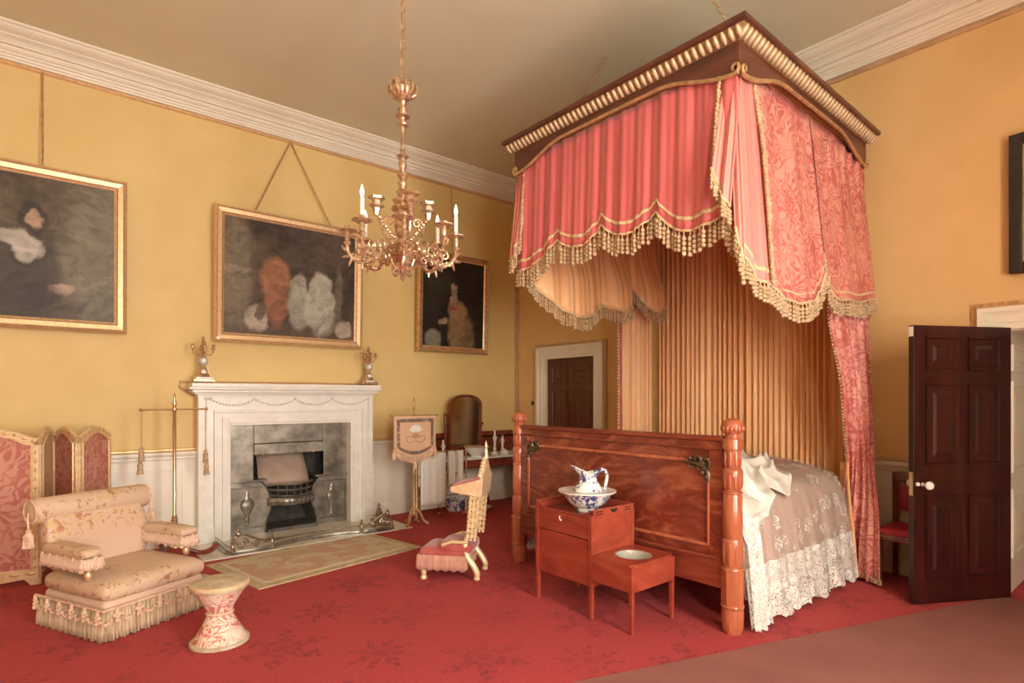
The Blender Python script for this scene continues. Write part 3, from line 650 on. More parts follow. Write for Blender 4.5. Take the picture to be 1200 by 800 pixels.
# ------------------------------------------------------------ folding screen
scp = thing('folding_screen', 'four-fold gilt framed screen with rose damask panels behind the settee', 'folding screen', (.1, 6.1, 0))
pts = [(-.46, 6.09), (.05, 5.98), (.155, 6.49), (.30, 6.0), (.555, 6.43)]
for i in range(4):
    a = Vector((*pts[i], 0)); b = Vector((*pts[i+1], 0)); d = (b-a); W = d.length; d.normalize()
    M = Matrix.Translation(a) @ Matrix.Rotation(math.atan2(d.y, d.x), 4, 'Z')
    H = 1.17; w = .045
    def top(u, base=H, rise=.065): 
        q = abs(u-.5)*2; return base + rise*(1 if q < .25 else math.cos((q-.25)/.75*PI)*.5+.5) + (.012*math.cos(q*PI*2) if q < .25 else 0)
    n_ = 16; lo = [(W*k/n_, top(k/n_)) for k in range(n_+1)]
    inn = [(w + (W-2*w)*k/n_, top(k/n_)-.055) for k in range(n_+1)]
    m = MB()
    m.prism([(p[0], p[1]) for p in lo] + [(p[0], p[1]) for p in reversed(inn)], lambda x, z: (x, -.016, z), lambda x, z: (x, .016, z))
    m.box(0, w, -.016, .016, .06, inn[0][1]).box(W-w, W, -.016, .016, .06, inn[-1][1]).box(w, W-w, -.016, .016, .06, .13)
    m.prism([(0,.0),(.05,.0),(.09,.05),(.5*W,.035),(W-.09,.05),(W-.05,.0),(W,0),(W,.06),(0,.06)], lambda x, z: (x, -.014, z), lambda x, z: (x, .014, z))
    m.xf(M); pan = m.build('fold', CREAMGILT if i != 1 else TAN, scp, bev=.004)
    m = MB().prism([(w-.005,.12)] + [(x, z+.005) for x, z in inn][::-1] + [(W-w+.005,.12)] if 0 else [(w-.004,.12),(W-w+.004,.12)] + [(x, z+.004) for x, z in reversed(inn)], lambda x, z: (x, -.008, z), lambda x, z: (x, .008, z))
    m.xf(M); m.build('fabric_panel', SCREENF if i != 1 else TAN, pan)
    m = MB()
    m.tube([(x, -.018, z) for x, z in [(w, .13)] + inn + [(W-w, .13)]], .007, 5)
    for k in range(9): m.ball((W*(k+.5)/9, -.016, top((k+.5)/9)-.025), .016, 6, 5, (1.3,.5,.8))
    for k in range(14): 
        for xx in (w/2, W-w/2): m.ball((xx, -.016, .15+.07*k), .012, 6, 5, (.8,.5,1.6))
    for k in range(5): m.ball((W*(k+.5)/5, -.016, .095), .02, 6, 5, (1.6,.4,.8))
    m.xf(M); m.build('carved_moulding', GILT if i != 1 else TAN, pan, smooth=True)

# ------------------------------------------------------------ soft shapes
def cushion(x0, x1, y0, y1, z0, z1, e=.28, n=28, m=14):
    k = MB(); cx, cy, cz = (x0+x1)/2, (y0+y1)/2, (z0+z1)/2; a, b, c = (x1-x0)/2, (y1-y0)/2, (z1-z0)/2
    pw = lambda v, q: math.copysign(abs(v)**q, v)
    vs = []
    for j in range(m+1):
        ph = -PI/2 + PI*j/m
        for i in range(n):
            t = 2*PI*i/n
            vs.append((cx+a*pw(math.cos(ph), .5)*pw(math.cos(t), e), cy+b*pw(math.cos(ph), .5)*pw(math.sin(t), e), cz+c*pw(math.sin(ph), .7)))
    return k.add(vs, [(j*n+i, j*n+(i+1)%n, (j+1)*n+(i+1)%n, (j+1)*n+i) for j in range(m) for i in range(n)])
def skirt(path, z0, z1, wave, amp, closed=False):
    P = [Vector(p) for p in path]; L = [0]
    for a, b in zip(P, P[1:]): L.append(L[-1]+(b-a).length)
    N = int(L[-1]/wave*4)
    def fn(u, v):
        d = u*L[-1]; i = max(k for k in range(len(L)) if L[k] <= d+1e-9); i = min(i, len(P)-2)
        a, b = P[i], P[i+1]; q = a.lerp(b, (d-L[i])/max(1e-6, L[i+1]-L[i])); t = (b-a).normalized(); nrm = Vector((t.y, -t.x, 0))
        w = amp*math.sin(2*PI*d/wave)*(1 if v < .5 else .6); q = q + nrm*(w+.012*(1-v))
        return (q.x, q.y, lerp(z0 + .006*math.sin(d*90), z1, v))
    return MB().sheet(fn, N, 3)
def swags(path, z, drop, step, r):      # beaded swags with a tassel at each meeting
    m = MB(); pp = walk(path, step/8)
    for i, p in enumerate(pp):
        t = (i % 8)/8; m.ball((p.x, p.y, z-drop*4*t*(1-t)), r, 6, 4)
        if i % 8 == 0:
            for k in range(3): m.ball((p.x, p.y, z-.018-.026*k), r*1.25, 6, 4, (1+.18*k, 1+.18*k, 1.2))
    return m
# ------------------------------------------------------------ settee
st = thing('low_armchair', 'low peach satin armchair with a bolster back and bullion fringe before the folding screen', 'armchair', (.512, 4.775, 0), .4415)
cushion(-.355, .355, -.36, .34, .20, .365, .16).build('seat', SETE, st, smooth='all', local=True)
cushion(-.345, .345, -.345, .34, .10, .27, .12).build('seat_rail', SETF, st, smooth='all', local=True)
k = cushion(-.335, .335, -.07, .07, 0, .50, .25); k.xf(Matrix.Translation((0,.27,.29)) @ Matrix.Rotation(-.30, 4, 'X')); k.build('backrest', SETB, st, smooth='all', local=True)
m = MB().lathe([(0,-.385),(.05,-.385),(.078,-.375),(.088,-.35),(.09,0),(.088,.35),(.078,.375),(.05,.385),(0,.385)], n=20)
m.xf(Matrix.Translation((0,.405,.735)) @ Matrix.Rotation(PI/2, 4, 'Y')); ro = m.build('bolster', SETE, st, smooth=True, local=True)
for s in (-1, 1):
    m = MB().tube([(s*.378, .405+.075*math.cos(i/24*2*PI), .735+.075*math.sin(i/24*2*PI)) for i in range(24)], .009, 6, True)
    m.build('cord', TASSELP, ro, smooth=True, local=True)
for s in (-1, 1):
    m = MB().tube([(s*.39,.40,.73),(s*.405,.38,.70),(s*.405,.37,.62)], .007, 5).ball((s*.405,.37,.615), .018, 8, 6)
    m.lathe([(.012,.0),(.03,-.025),(.026,-.04),(.033,-.1),(0,-.1)], (s*.405,.37,.61), 12, .12, 6); m.build('tassel', TASSELP, ro, smooth=True, local=True)
for s in (-1, 1):
    x0, x1 = (-.395,-.265) if s < 0 else (.265,.395)
    ar = cushion(x0, x1, -.20, .26, .475, .555, .22).build('armrest', SETE, st, smooth='all', local=True)
    xo = s*.392; xi = s*.268
    pth = [(xi,.24),(xi,-.195),(xo,-.195),(xo,.24)] if s > 0 else [(xo,.24),(xo,-.195),(xi,-.195),(xi,.24)]
    m = swags([(x, y, 0) for x, y in pth], .49, .045, .085, .0095); tag(m.build('arm_fringe', TASSELP, ar, smooth=True, local=True), None, kind='stuff')
    skirt([(x, y, 0) for x, y in pth], .42, .49, .018, .004).build('arm_skirt', SETF, ar, smooth=True, local=True, solid=.004)
    MB().lathe([(.012,.345),(.02,.355),(.026,.375),(.02,.395),(.012,.405),(.02,.415),(.022,.47),(.0,.48)], (s*.33,-.15,0), 12).build('arm_support', GILT, ar, smooth=True, local=True)
pth = [(-.36,.34,0),(-.36,-.365,0),(.36,-.365,0),(.36,.34,0)]
tag(skirt(pth, .004, .185, .022, .007).build('bullion_fringe', BULLION, st, smooth=True, local=True, solid=.006), None, kind='stuff')
tag(swags([(-.385,.34,0),(-.385,-.392,0),(.385,-.392,0),(.385,.34,0)], .19, .075, .135, .011).build('beaded_swags', TASSELP, st, smooth=True, local=True), None, kind='stuff')
m = MB().tube([(x*1.04, y*1.04, .195) for x, y, z in pth], .010, 6); m.build('cord', TASSELP, st, smooth=True, local=True)
for x in (-.3,.3):
    for y in (-.3,.3): MB().lathe([(.02,0),(.03,.05),(.03,.12)], (x,y,0), 10).build('leg', MAHOG, st, smooth=True, local=True)
# ------------------------------------------------------------ hourglass stool
sx, sy = .89, 3.86
so = thing('hourglass_stool', 'hourglass stool in white and red brocade with a worn round top', 'stool', (sx, sy, 0)); so.scale = (.94, .94, .97)
MB().lathe([(.160,.345),(.13,.30),(.095,.245),(.074,.20),(.078,.19),(.074,.18),(.10,.125),(.14,.06),(.168,.015),(.168,.0)], n=40, flute=.025, nf=16).build('skirt', TAPES, so, smooth=True, local=True)
MB().lathe([(.0,.345),(.168,.345),(.176,.355),(.176,.375),(.168,.385),(.12,.392),(0,.395)], n=32).build('top', STOOLTOP, so, smooth=True, local=True)
MB().lathe([(.172,.384),(.178,.38),(.178,.365),(.172,.36)], n=32).build('top_piping', CREAMGILT, so, smooth=True, local=True)
MB().lathe([(.080,.183),(.086,.19),(.080,.2)], n=24).build('waist_band', TASSELP, so, smooth=True, local=True)
MB().lathe([(.168,.0),(.178,.004),(.178,.02),(.168,.026)], n=32).build('hem', STOOLTOP, so, smooth=True, local=True)
# ------------------------------------------------------------ pole stand with hanging cords
px_, py_ = 1.03, 6.15
ps = thing('pole_stand', 'tall slim brass pole stand with a crossbar and hanging tassel cords', 'pole stand', (px_, py_, 0))
MB().lathe([(.07,.10),(.07,.13),(.055,.15),(.045,.24),(.034,.31),(.022,.32),(.032,.33),(.022,.345),(.03,.355),(.02,.37),(.026,.38),(.014,.40),(.014,1.36),(.02,1.37),(.02,1.40),(.012,1.41),(.02,1.44),(.008,1.47),(.012,1.49),(0,1.55)], n=12).build('pole', BRASS, ps, smooth=True, local=True)
MB().tube([(-.27,0,1.385),(.27,0,1.385)], .009, 8).ball((-.27,0,1.385), .016, 8, 6).ball((.27,0,1.385), .016, 8, 6).build('crossbar', BRASS, ps, smooth=True, local=True)
for s in (-1, 1):
    zb = .88 if s > 0 else .93
    c = MB().tube([(s*.26,-.0,1.38),(s*.262,0,zb+.1)], .005, 5).build('cord', TASSEL, ps, local=True)
    for dz, dx in ((0, 0), (-.12, s*.008)):
        MB().ball((s*.262+dx,0,zb+.10+dz), .018, 8, 6).lathe([(.012,.09),(.026,.07),(.02,.055),(.028,-.01),(0,-.01)], (s*.262+dx,0,zb+dz), 10).build('tassel', TASSEL, c, smooth=True, local=True)
for k, t in enumerate((-.35, 1.75, 3.85)):
    c, s = math.cos(t), math.sin(t)
    MB().tube(spline([(c*r, s*r, z) for r, z in ((.03,.12),(.13,.06),(.23,.026),(.31,.05),(.355,.10))], 5), [.022]*10+[.026]*11, 8).build('foot', MAHOG, ps, smooth=True, local=True)
# ------------------------------------------------------------ banner screen
bs = thing('banner_screen', 'embroidered silk banner on a tripod pole screen beside the chimneypiece', 'banner screen', (3.43, 5.89, 0))
MB().lathe([(.028,.12),(.036,.16),(.02,.20),(.03,.24),(.016,.30),(.014,.62),(.02,.64),(.012,.66),(.011,1.36),(.018,1.37),(.012,1.39),(.02,1.43),(.006,1.46),(.012,1.475),(0,1.50)], n=10).build('pole', GILTD, bs, smooth=True, local=True)
for k in range(3):
    t = -PI/2-PI/3+k*2*PI/3; c, s = math.cos(t), math.sin(t)
    MB().tube(spline([(c*r, s*r, z) for r, z in ((.01,.20),(.07,.15),(.11,.06),(.15,.03),(.17,.02))], 4), .018, 6).build('foot', GILTD, bs, smooth=True, local=True)
MB().tube([(-.31,-.02,1.285),(.31,-.02,1.285)], .008, 6).ball((-.31,-.02,1.285), .014, 6, 5).ball((.31,-.02,1.285), .014, 6, 5).build('crossbar', GILTD, bs, smooth=True, local=True)
SIL = nmat('banner_silk', (.66,.42,.27), (.72,.48,.32), 6, .55); BORD = embroid('banner_border', (.20,.13,.10), (.66,.52,.38), (.52,.26,.20), 30)
def shield(ins, y0, y1, w=.275, zt=1.28, zs=.93, zp=.80):
    pl = [(-w+ins, zt-ins), (w-ins, zt-ins), (w-ins, zs)] + [(lerp(w-ins, 0, q), zs-(zs-zp-ins)*math.sin(q*PI/2)**.8) for q in (.15,.3,.5,.7,.85)] + [(0, zp+ins)]
    pl += [(-x, z) for x, z in reversed(pl[2:-1])]
    return MB().prism(pl, lambda x, z: (x, y0, z), lambda x, z: (x, y1, z))
bn = shield(0, -.035, -.025).build('banner', SIL, bs, local=True)
shield(.032, -.038, -.034).build('banner_border', BORD, bn, local=True)
shield(.072, -.041, -.037).build('banner_field', SIL, bn, local=True)
for k in range(7):
    t = lerp(-1.15, 1.15, k/6); m = MB().ball((0,0,.055), 1, 8, 6, (.014,.003,.042)); m.xf(Matrix.Translation((0,-.042,1.09)) @ Matrix.Rotation(t, 4, 'Y')); m.build('petal', LINEN, bn, smooth=True, local=True)
m = MB()
for s in (-1, 1):
    m.tube(spline([(0,-.042,1.07),(s*.05,-.042,1.04),(s*.11,-.042,1.05),(s*.12,-.042,1.0),(s*.06,-.042,.97),(0,-.042,1.0)], 5), .006, 5)
m.ball((0,-.042,1.05), 1, 8, 6, (.05,.003,.03)); m.build('embroidered_scroll', nmat('brown_thread', (.42,.26,.15), (.52,.34,.2), 30, .7), bn, smooth=True, local=True)
pl = [(-.275,-.03,1.02),(-.275,-.03,.93),(-.19,-.03,.85),(0,-.03,.80),(.19,-.03,.85),(.275,-.03,.93),(.275,-.03,1.02)]
m = MB()
for p in walk(pl, .011): m.tube([p, p+Vector((0,0,-.075))], .004, 4)
tag(m.build('silk_fringe', TASSELP, bn, local=True), None, kind='stuff')
for x in (-.275, 0, .275):
    z = .92 if x else .80; MB().ball((x,-.03,z-.03), .016, 6, 5).lathe([(.008,-.04),(.022,-.06),(.026,-.13),(0,-.13)], (x,-.03,z), 8).build('tassel', TASSELP, bn, smooth=True, local=True)
# ------------------------------------------------------------ washstand
ws = thing('washstand', 'mahogany washstand with a white marble top and tall curved splashback', 'washstand', (4.75, 6.3, 0))
X0, X1, YW = 3.90, 5.56, 6.10
ZT = .71
B(X0-.02, X1+.02, YW-.02, 6.62, ZT-.03, ZT).build('marble_top', MARBLE, ws, bev=.006)
B(X0+.02, X1-.02, YW+.02, 6.60, ZT-.145, ZT-.03).build('frieze', MAHOGH, ws)
for k in range(3):
    a = lerp(X0+.05, X1-.05, k/3)+.01; b = lerp(X0+.05, X1-.05, (k+1)/3)-.01
    d = B(a, b, YW+.008, YW+.03, ZT-.135, ZT-.04).build('drawer', MAHOGH, ws, bev=.004)
    MB().ball(((a+b)/2, YW-.004, ZT-.088), .014, 8, 6).build('knob', MAHOG, d, smooth=True)
pl = [(X0, ZT), (X1, ZT), (X1, ZT+.27), (X1-.05, ZT+.30), (X0+.05, ZT+.30), (X0, ZT+.27)]
MB().prism(pl, lambda x, z: (x, 6.595, z), lambda x, z: (x, 6.62, z)).build('splashback', MAHOGH, ws)
for x in (X0, X1-.02):
    pl = [(6.595, ZT), (6.595, ZT+.28)] + [(6.595-.42*math.sin(q*PI/2), ZT+.28*math.cos(q*PI/2)) for q in (.1,.25,.4,.55,.7,.85,1)]
    MB().prism(pl, lambda y, z: (x, y, z), lambda y, z: (x+.02, y, z)).build('side_splash', MAHOGH, ws)
    MB().tube([(x+.01, y, z) for y, z in pl[1:]], .014, 6).build('marble_edge', MARBLE, ws, smooth=True)
for x in (X0+.05, X1-.05):
    for y in (YW+.06, 6.56):
        g = MB().lathe([(.012,.05),(.018,.07),(.022,.16),(.03,.30),(.022,.38),(.03,.40),(.024,.44),(.03,.46),(.032,ZT-.14)], (x, y, 0), 12).build('leg', MAHOG, ws, smooth=True)
        MB().ball((x, y, .026), .026, 8, 6, (1,.6,1)).build('castor', BRASS, g, smooth=True)
# toilet mirror
mi = thing('toilet_mirror', 'arched mahogany swing mirror standing on the washstand', 'mirror', (4.56, 6.465, ZT))
B(-.33, .33, -.11, .11, 0, .07).build('plinth', MAHOGH, mi, local=True, bev=.006)
for s in (-1, 1):
    g = MB().lathe([(.024,.07),(.024,.10),(.014,.11),(.024,.20),(.016,.36),(.024,.40),(.014,.42),(.02,.50),(.012,.53),(.022,.56),(.0,.59)], (s*.295,.03,0), 10).build('upright', MAHOG, mi, smooth=True, local=True)
    MB().ball((s*.295,-.0,.42), .02, 8, 6).build('swing_knob', MAHOG, g, smooth=True, local=True)
def arch(w, z0, zs, h, n_=14): return [(-w, z0), (w, z0)] + [(w*math.cos(t*PI/n_), zs+h*math.sin(t*PI/n_)**.8) for t in range(n_+1)]
ou = arch(.27, .085, .66, .165); inn = arch(.235, .125, .655, .135)
k = MB(); N = len(ou)
for y, o1, o2 in ((-.03, ou, inn),): 
    vs = [(x, -.022, z) for x, z in ou] + [(x, -.012, z) for x, z in inn] + [(x, .02, z) for x, z in inn] + [(x, .02, z) for x, z in ou]
    k.add(vs, [(a*N+i, a*N+(i+1)%N, ((a+1)%4)*N+(i+1)%N, ((a+1)%4)*N+i) for a in range(4) for i in range(N)])
tl = Matrix.Translation((0,0,.42)) @ Matrix.Rotation(.05, 4, 'X') @ Matrix.Translation((0,0,-.42))
k.xf(tl).build('mirror_frame', MAHOG, mi, local=True)
k = MB().prism(inn, lambda x, z: (x, -.006, z), lambda x, z: (x, .016, z)); k.xf(tl).build('mirror_glass', MIRROR, mi, local=True)
# things on the washstand
bo = thing('wash_basin', 'white china basin on the marble washstand before the mirror', 'basin', (4.56, 6.20, ZT))
MB().lathe([(.075,0),(.075,.014),(.10,.035),(.135,.075),(.165,.125),(.17,.125),(.158,.118),(.12,.06),(.07,.03),(0,.025)], n=28).build('bowl', PORC, bo, smooth=True, local=True)
MB().lathe([(.163,.123),(.172,.124),(.173,.131),(.164,.13)], n=28).build('rim', CREAMGILT, bo, smooth=True, local=True)
def candlestick(loc, h, candle, label, mat=PORC):
    o = thing('candlestick', label, 'candlestick', loc, group='candlesticks on the washstand')
    MB().lathe([(.05,0),(.052,.012),(.03,.025),(.018,.04),(.024,.30*h),(.015,.40*h),(.02,.7*h),(.028,.78*h),(.034,.86*h),(.02,.9*h),(.024,h),(0,h)], n=12).build('stem', mat, o, smooth=True, local=True)
    MB().lathe([(.036,.855*h),(.045,.88*h),(.03,.89*h)], n=12).build('drip_pan', mat, o, smooth=True, local=True)
    if candle: MB().lathe([(.011,h),(.011,h+candle),(.003,h+candle+.01),(.0,h+candle+.02)], n=8).build('candle', CANDLE, o, smooth=True, local=True)
candlestick((4.14, 6.36, ZT), .17, .05, 'short white china candlestick left of the swing mirror')
candlestick((4.95, 6.30, ZT), .26, .06, 'tall white candlestick with a candle right of the basin')
candlestick((5.12, 6.34, ZT), .21, .03, 'white china candlestick at the wall corner end of the washstand')
o = thing('soap_dish', 'small white lidded soap dish between two candlesticks', 'dish', (5.035, 6.19, ZT))
MB().lathe([(.05,0),(.06,.01),(.065,.035),(.0,.035)], n=16).build('dish', PORC, o, smooth=True, local=True); MB().lathe([(.062,.036),(.05,.055),(.012,.062),(.014,.075),(0,.08)], n=16).build('lid', PORC, o, smooth=True, local=True)
o = thing('foot_bath', 'blue and white china foot bath under the washstand', 'foot bath', (4.33, 6.33, 0))
k = MB().lathe([(.11,0),(.125,.02),(.165,.14),(.185,.15),(.175,.152),(.14,.08),(.0,.03)], n=24); k.xf(Matrix.Diagonal((1.1,.75,1,1))); k.build('tub', CHINA, o, smooth=True, local=True)
MB().ball((0,-.13,.085), .055, 12, 8, (1,.3,.8)).build('blue_medallion', nmat('blue_glaze', (.05,.07,.16), (.16,.19,.30), 20, .2), o, smooth=True, local=True)
o = thing('slop_jar', 'dark blue lidded jar on a white saucer under the washstand', 'jar', (4.64, 6.22, 0))
MB().lathe([(.10,0),(.15,.02),(.16,.03),(.10,.024),(0,.02)], n=24).build('saucer', PORC, o, smooth=True, local=True)
MB().lathe([(.07,.022),(.10,.05),(.125,.12),(.115,.18),(.09,.20),(.0,.20)], n=20).build('body', nmat('dark_blue_glaze', (.015,.018,.035), (.06,.065,.09), 14, .2), o, smooth=True, local=True)
MB().lathe([(.095,.20),(.08,.235),(.02,.25),(.02,.27),(0,.28)], n=20).build('lid', nmat('blue_lid', (.02,.022,.04), (.08,.085,.11), 14, .2), o, smooth=True, local=True)
# towel horse and towels
th = thing('towel_horse', 'slender gilt towel horse in front of the washstand', 'towel horse', (3.87, 6.00, 0))
for x in (3.53, 4.25):
    m = MB().lathe([(.014,.03),(.018,.08),(.011,.10),(.011,.80),(.016,.82),(.01,.84),(.014,.855),(0,.87)], (x, 6.00, 0), 8).build('post', GILTD, th, smooth=True)
    MB().tube([(x, 5.93, .016), (x, 6.00, .04), (x, 6.065, .016)], .014, 6).build('foot', GILTD, m, smooth=True)
for z in (.83, .54, .28): MB().tube([(3.53, 6.00, z), (4.25, 6.00, z)], .009, 6).build('rail', GILTD, th, smooth=True)
def towel(x0, x1, zt, zb, zbk, label, seed, fr=True, y=6.00):
    r = random.Random(seed); ph = r.uniform(0, 6)
    def fn(u, v):
        L1 = zt-zb; L2 = zt-zbk; s = v*(L1+L2)
        w = .010*math.sin(u*9+ph)*(1-.6*u)+.004*math.sin(u*23+ph)
        if s < L1: z = zb+s; yy = y-.018-w*min(1, (L1-s)*4+.15)
        else: z = zt-(s-L1); yy = y+.018+w*.5
        if abs(s-L1) < .03: z = min(z, zt-.004) ; 
        k = max(0, 1-abs(s-L1)/.03); yy = lerp(yy, y, k); z += .014*k
        return (lerp(x0, x1, u), yy, z)
    o = thing('towel', label, 'towel', ((x0+x1)/2, y, zb))
    MB().sheet(fn, 18, 26).build('cloth', LINEN, o, smooth='all', solid=.004)
    if fr:
        m = MB()
        for i in range(int((x1-x0)/.012)): 
            x = x0+.006+i*.012; m.tube([(x, y-.02, zb+.02), (x+r.uniform(-.006,.006), y-.022, zb-.05)], .0028, 4)
        tag(m.build('towel_fringe', LINEN, o), None, kind='stuff')
towel(3.57, 3.94, .83, .20, .42, 'broad white linen towel with a knotted fringe on the towel horse', 1)
towel(3.98, 4.07, .83, .40, .55, 'narrow folded white towel beside the broad one on the towel horse', 2, False)
towel(4.10, 4.20, .83, .42, .55, 'narrow folded white towel at the post end of the towel horse', 3, False)
o = thing('towel_rail', 'brass rail fixed under the wall-corner end of the washstand', 'rail', (5.28, 6.10, .60))
MB().tube([(5.14, 6.12, .56), (5.14, 6.09, .555), (5.40, 6.09, .555), (5.40, 6.12, .56)], .007, 6).build('rail', BRASS, o)
towel(5.17, 5.37, .555, .08, .35, 'white towel hanging at the wall-corner end of the washstand', 4, False, 6.09)
# ------------------------------------------------------------ prie-dieu
pd = thing('prie_dieu', 'carved gilt prie-dieu with a red velvet kneeler and sloping desk', 'prie-dieu', (2.87, 3.92, 0), math.radians(-50))
for y in (-.15, .15):
    lg = MB().tube(spline([(.045,y,.018),(.055,y,.06),(.02,y,.13),(-.03,y,.20),(-.045,y,.29),(-.03,y,.36)], 5), [.022]*5+[.026]*16+[.02]*5, 8)
    lg.ball((.05,y,.02), .024, 8, 6, (1.2,1,.8)).build('leg', CREAMGILT, pd, smooth=True, local=True)
    MB().lathe([(.028,0),(.03,.015),(.02,.03),(.026,.06),(.018,.09)], (-.40,y,0), 10).build('front_foot', CREAMGILT, pd, smooth=True, local=True)
    for dx in (-.032, 0, .032):
        pr = [(.012, .33)]
        for i in range(9): z = .345+.04*i; pr += [(.009, z), (.017, z+.012), (.012, z+.02), (.016, z+.028), (.009, z+.036)]
        k = MB().lathe(pr + [(.012, .71)], n=8); k.xf(Matrix.Translation((-.03+dx, y, 0)) @ Matrix.Shear('XY', 4, (.09, 0)))
        k.build('carved_column', CREAMGILT, pd, smooth=True, local=True)
    co = MB()
    for i in range(8):
        for dx in (-.016, .016): co.ball((-.03+dx+.09*(.36+.045*i), y, .36+.045*i), .015, 6, 5, (1,.6,1.1))
    co.build('pierced_carving', CREAMGILT, pd, smooth=True, local=True)
m = MB()
for i in range(6):
    z = .42+.05*i; x = -.03+.09*z
    for q in range(5):
        y = -.10+.05*q; pts_ = [(x, y+.026*math.cos(a*PI/5), z+.026*math.sin(a*PI/5)) for a in range(10)]; m.tube(pts_, .007, 5, True)
m.build('pierced_back', CREAMGILT, pd, smooth=True, local=True)
cushion(-.44, -.02, -.18, .18, .15, .27, .2).build('kneeler_cushion', VELVET, pd, smooth='all', local=True)
k = cushion(-.28, .01, -.178, .178, .2, .315, .25); k.build('raised_pad', VELVET, pd, smooth='all', local=True)
for q in (-1, 1): MB().tube([(-.24,q*.17,.285),(-.16,q*.165,.315),(-.02,q*.165,.315)], .014, 6).build('pad_braid', BRAID, pd, smooth=True, local=True)
B(-.43, -.03, -.17, .17, .09, .16).build('kneeler_frame', CREAMGILT, pd, local=True)
tag(skirt([(-.03,.185,0),(-.445,.185,0),(-.445,-.185,0),(-.03,-.185,0)], .085, .205, .012, .004).build('kneeler_fringe', nmat('rose_fringe', (.55,.26,.19), (.66,.38,.28), 60, .7, stretch=(1,1,.05)), pd, smooth=True, local=True, solid=.004), None, kind='stuff')
pl = [(-.165,.725),(.095,.685),(.11,.84),(-.165,.765)]
MB().prism(pl, lambda x, z: (x, -.175, z), lambda x, z: (x, .175, z)).build('desk', CREAMGILT, pd, local=True, bev=.004)
MB().prism([(-.10,.70),(.07,.685),(.08,.72),(-.12,.74)], lambda x, z: (x, -.14, z), lambda x, z: (x, .14, z)).build('desk_moulding', CREAMGILT, pd, local=True)
MB().prism([(-.15,.768),(.07,.829),(.07,.842),(-.15,.782)], lambda x, z: (x, -.165, z), lambda x, z: (x, .165, z)).build('desk_velvet', VELVET, pd, local=True, bev=.004)
pl = [(-.17,.82),(-.17,.86),(-.12,.87),(-.08,.93),(-.03,.98),(0,.995),(.03,.98),(.08,.93),(.12,.87),(.17,.86),(.17,.82)]
cr = MB().prism(pl, lambda y, z: (.085, y, z), lambda y, z: (.105, y, z)).build('cresting', CREAMGILT, pd, local=True)
m = MB()
for i in range(12):
    t = i/11; y = lerp(-.16, .16, t); z = .86+.13*(1-abs(2*t-1))**1.1; m.ball((.08, y, z), .022, 8, 5); m.ball((.08, y*.6, z-.035), .016, 6, 5)
m.build('carved_leaf', CREAMGILT, cr, smooth=True, local=True)
MB().lathe([(.022,.99),(.014,1.02),(.016,1.05),(.008,1.07),(.014,1.085),(.006,1.12),(0,1.14)], (.095,0,0), 8).build('finial', CREAMGILT, cr, smooth=True, local=True)
# ------------------------------------------------------------ night commode
nc = thing('step_commode', 'red mahogany bedside step commode with a round seat hole at the foot of the bed', 'commode', (3.1, 2.75, 0))
XA_, XB_, Y0_, Y1_ = 2.895, 3.35, 2.63, 3.195
for x in (XA_+.017, XB_-.017):
    for y in (Y0_+.016, Y1_-.016): MB().hexa([(x-.012,y-.012,0),(x+.012,y-.012,0),(x+.012,y+.012,0),(x-.012,y+.012,0),(x-.018,y-.017,.70),(x+.018,y-.017,.70),(x+.018,y+.017,.70),(x-.018,y+.017,.70)]).build('leg', REDWOOD, nc, bev=.002)
B(XA_+.008, XA_+.026, Y0_+.03, Y1_-.03, .215, .525).build('lower_front', REDWOOD, nc, bev=.002)
up = B(XA_+.004, XA_+.024, Y0_+.03, Y1_-.03, .532, .675).build('tambour_front', REDWOOD, nc, bev=.002)
MB().lathe([(.009,0),(.009,.003),(0,.004)], n=10).xf(Matrix.Translation((XA_+.004, 2.93, .625)) @ Matrix.Rotation(-PI/2, 4, 'Y')).build('escutcheon', PORC, up)
MB().tube([(XA_-.004, 2.93, .655), (XA_-.008, 2.932, .632)], .004, 6).build('key', PORC, up)
for y in (2.74, 3.08): MB().ball((XA_-.004, y, .545), .009, 6, 5).build('knob', MAHOG, up)
B(XB_-.02, XB_, Y0_+.03, Y1_-.03, .215, .69).build('back_panel', REDWOOD, nc)
B(XA_+.03, XB_-.02, Y0_+.006, Y0_+.022, .215, .715).build('side_panel', REDWOOD, nc)
B(XA_+.03, XB_-.02, Y1_-.022, Y1_-.006, .215, .715).build('side_panel', REDWOOD, nc)
B(XA_+.02, XB_-.01, Y0_+.02, Y1_-.02, .665, .68).build('top_board', MAHOGH, nc)
B(XA_+.02, XB_-.01, Y0_+.02, Y1_-.02, .21, .222).build('bottom_board', MAHOGH, nc)
for x0, x1, y0, y1 in ((XA_, XB_, Y0_, Y0_+.014), (XA_, XB_, Y1_-.014, Y1_), (XB_-.014, XB_, Y0_, Y1_)):
    B(x0, x1, y0, y1, .68, .735).build('gallery', REDWOOD, nc, bev=.003)
pl = [(Y0_, .68), (Y0_, .73), (Y0_+.05, .712), (Y0_+.12, .69), (Y1_-.12, .69), (Y1_-.05, .712), (Y1_, .73), (Y1_, .68)]
MB().prism(pl, lambda y, z: (XA_, y, z), lambda y, z: (XA_+.014, y, z)).build('gallery', REDWOOD, nc)
SLOT = base('slot_dark', (.02,.006,.004), .8)[0]
for yy in (Y0_-.0015, Y1_-.0145):
    for xa, xb in ((2.94,3.01), (3.24,3.31)):
        for z in (.700, .717): B(xa, xb, yy, yy+.016, z-.003, z+.003).build('slot', SLOT, nc)
    hp = [(3.09,.72),(3.105,.726),(3.125,.716),(3.145,.726),(3.16,.72),(3.155,.706),(3.125,.694),(3.095,.706)]
    MB().prism(hp, lambda x, z: (x, yy, z), lambda x, z: (x, yy+.016, z)).build('hand_hole', SLOT, nc)
yA, yB = 2.29, Y0_
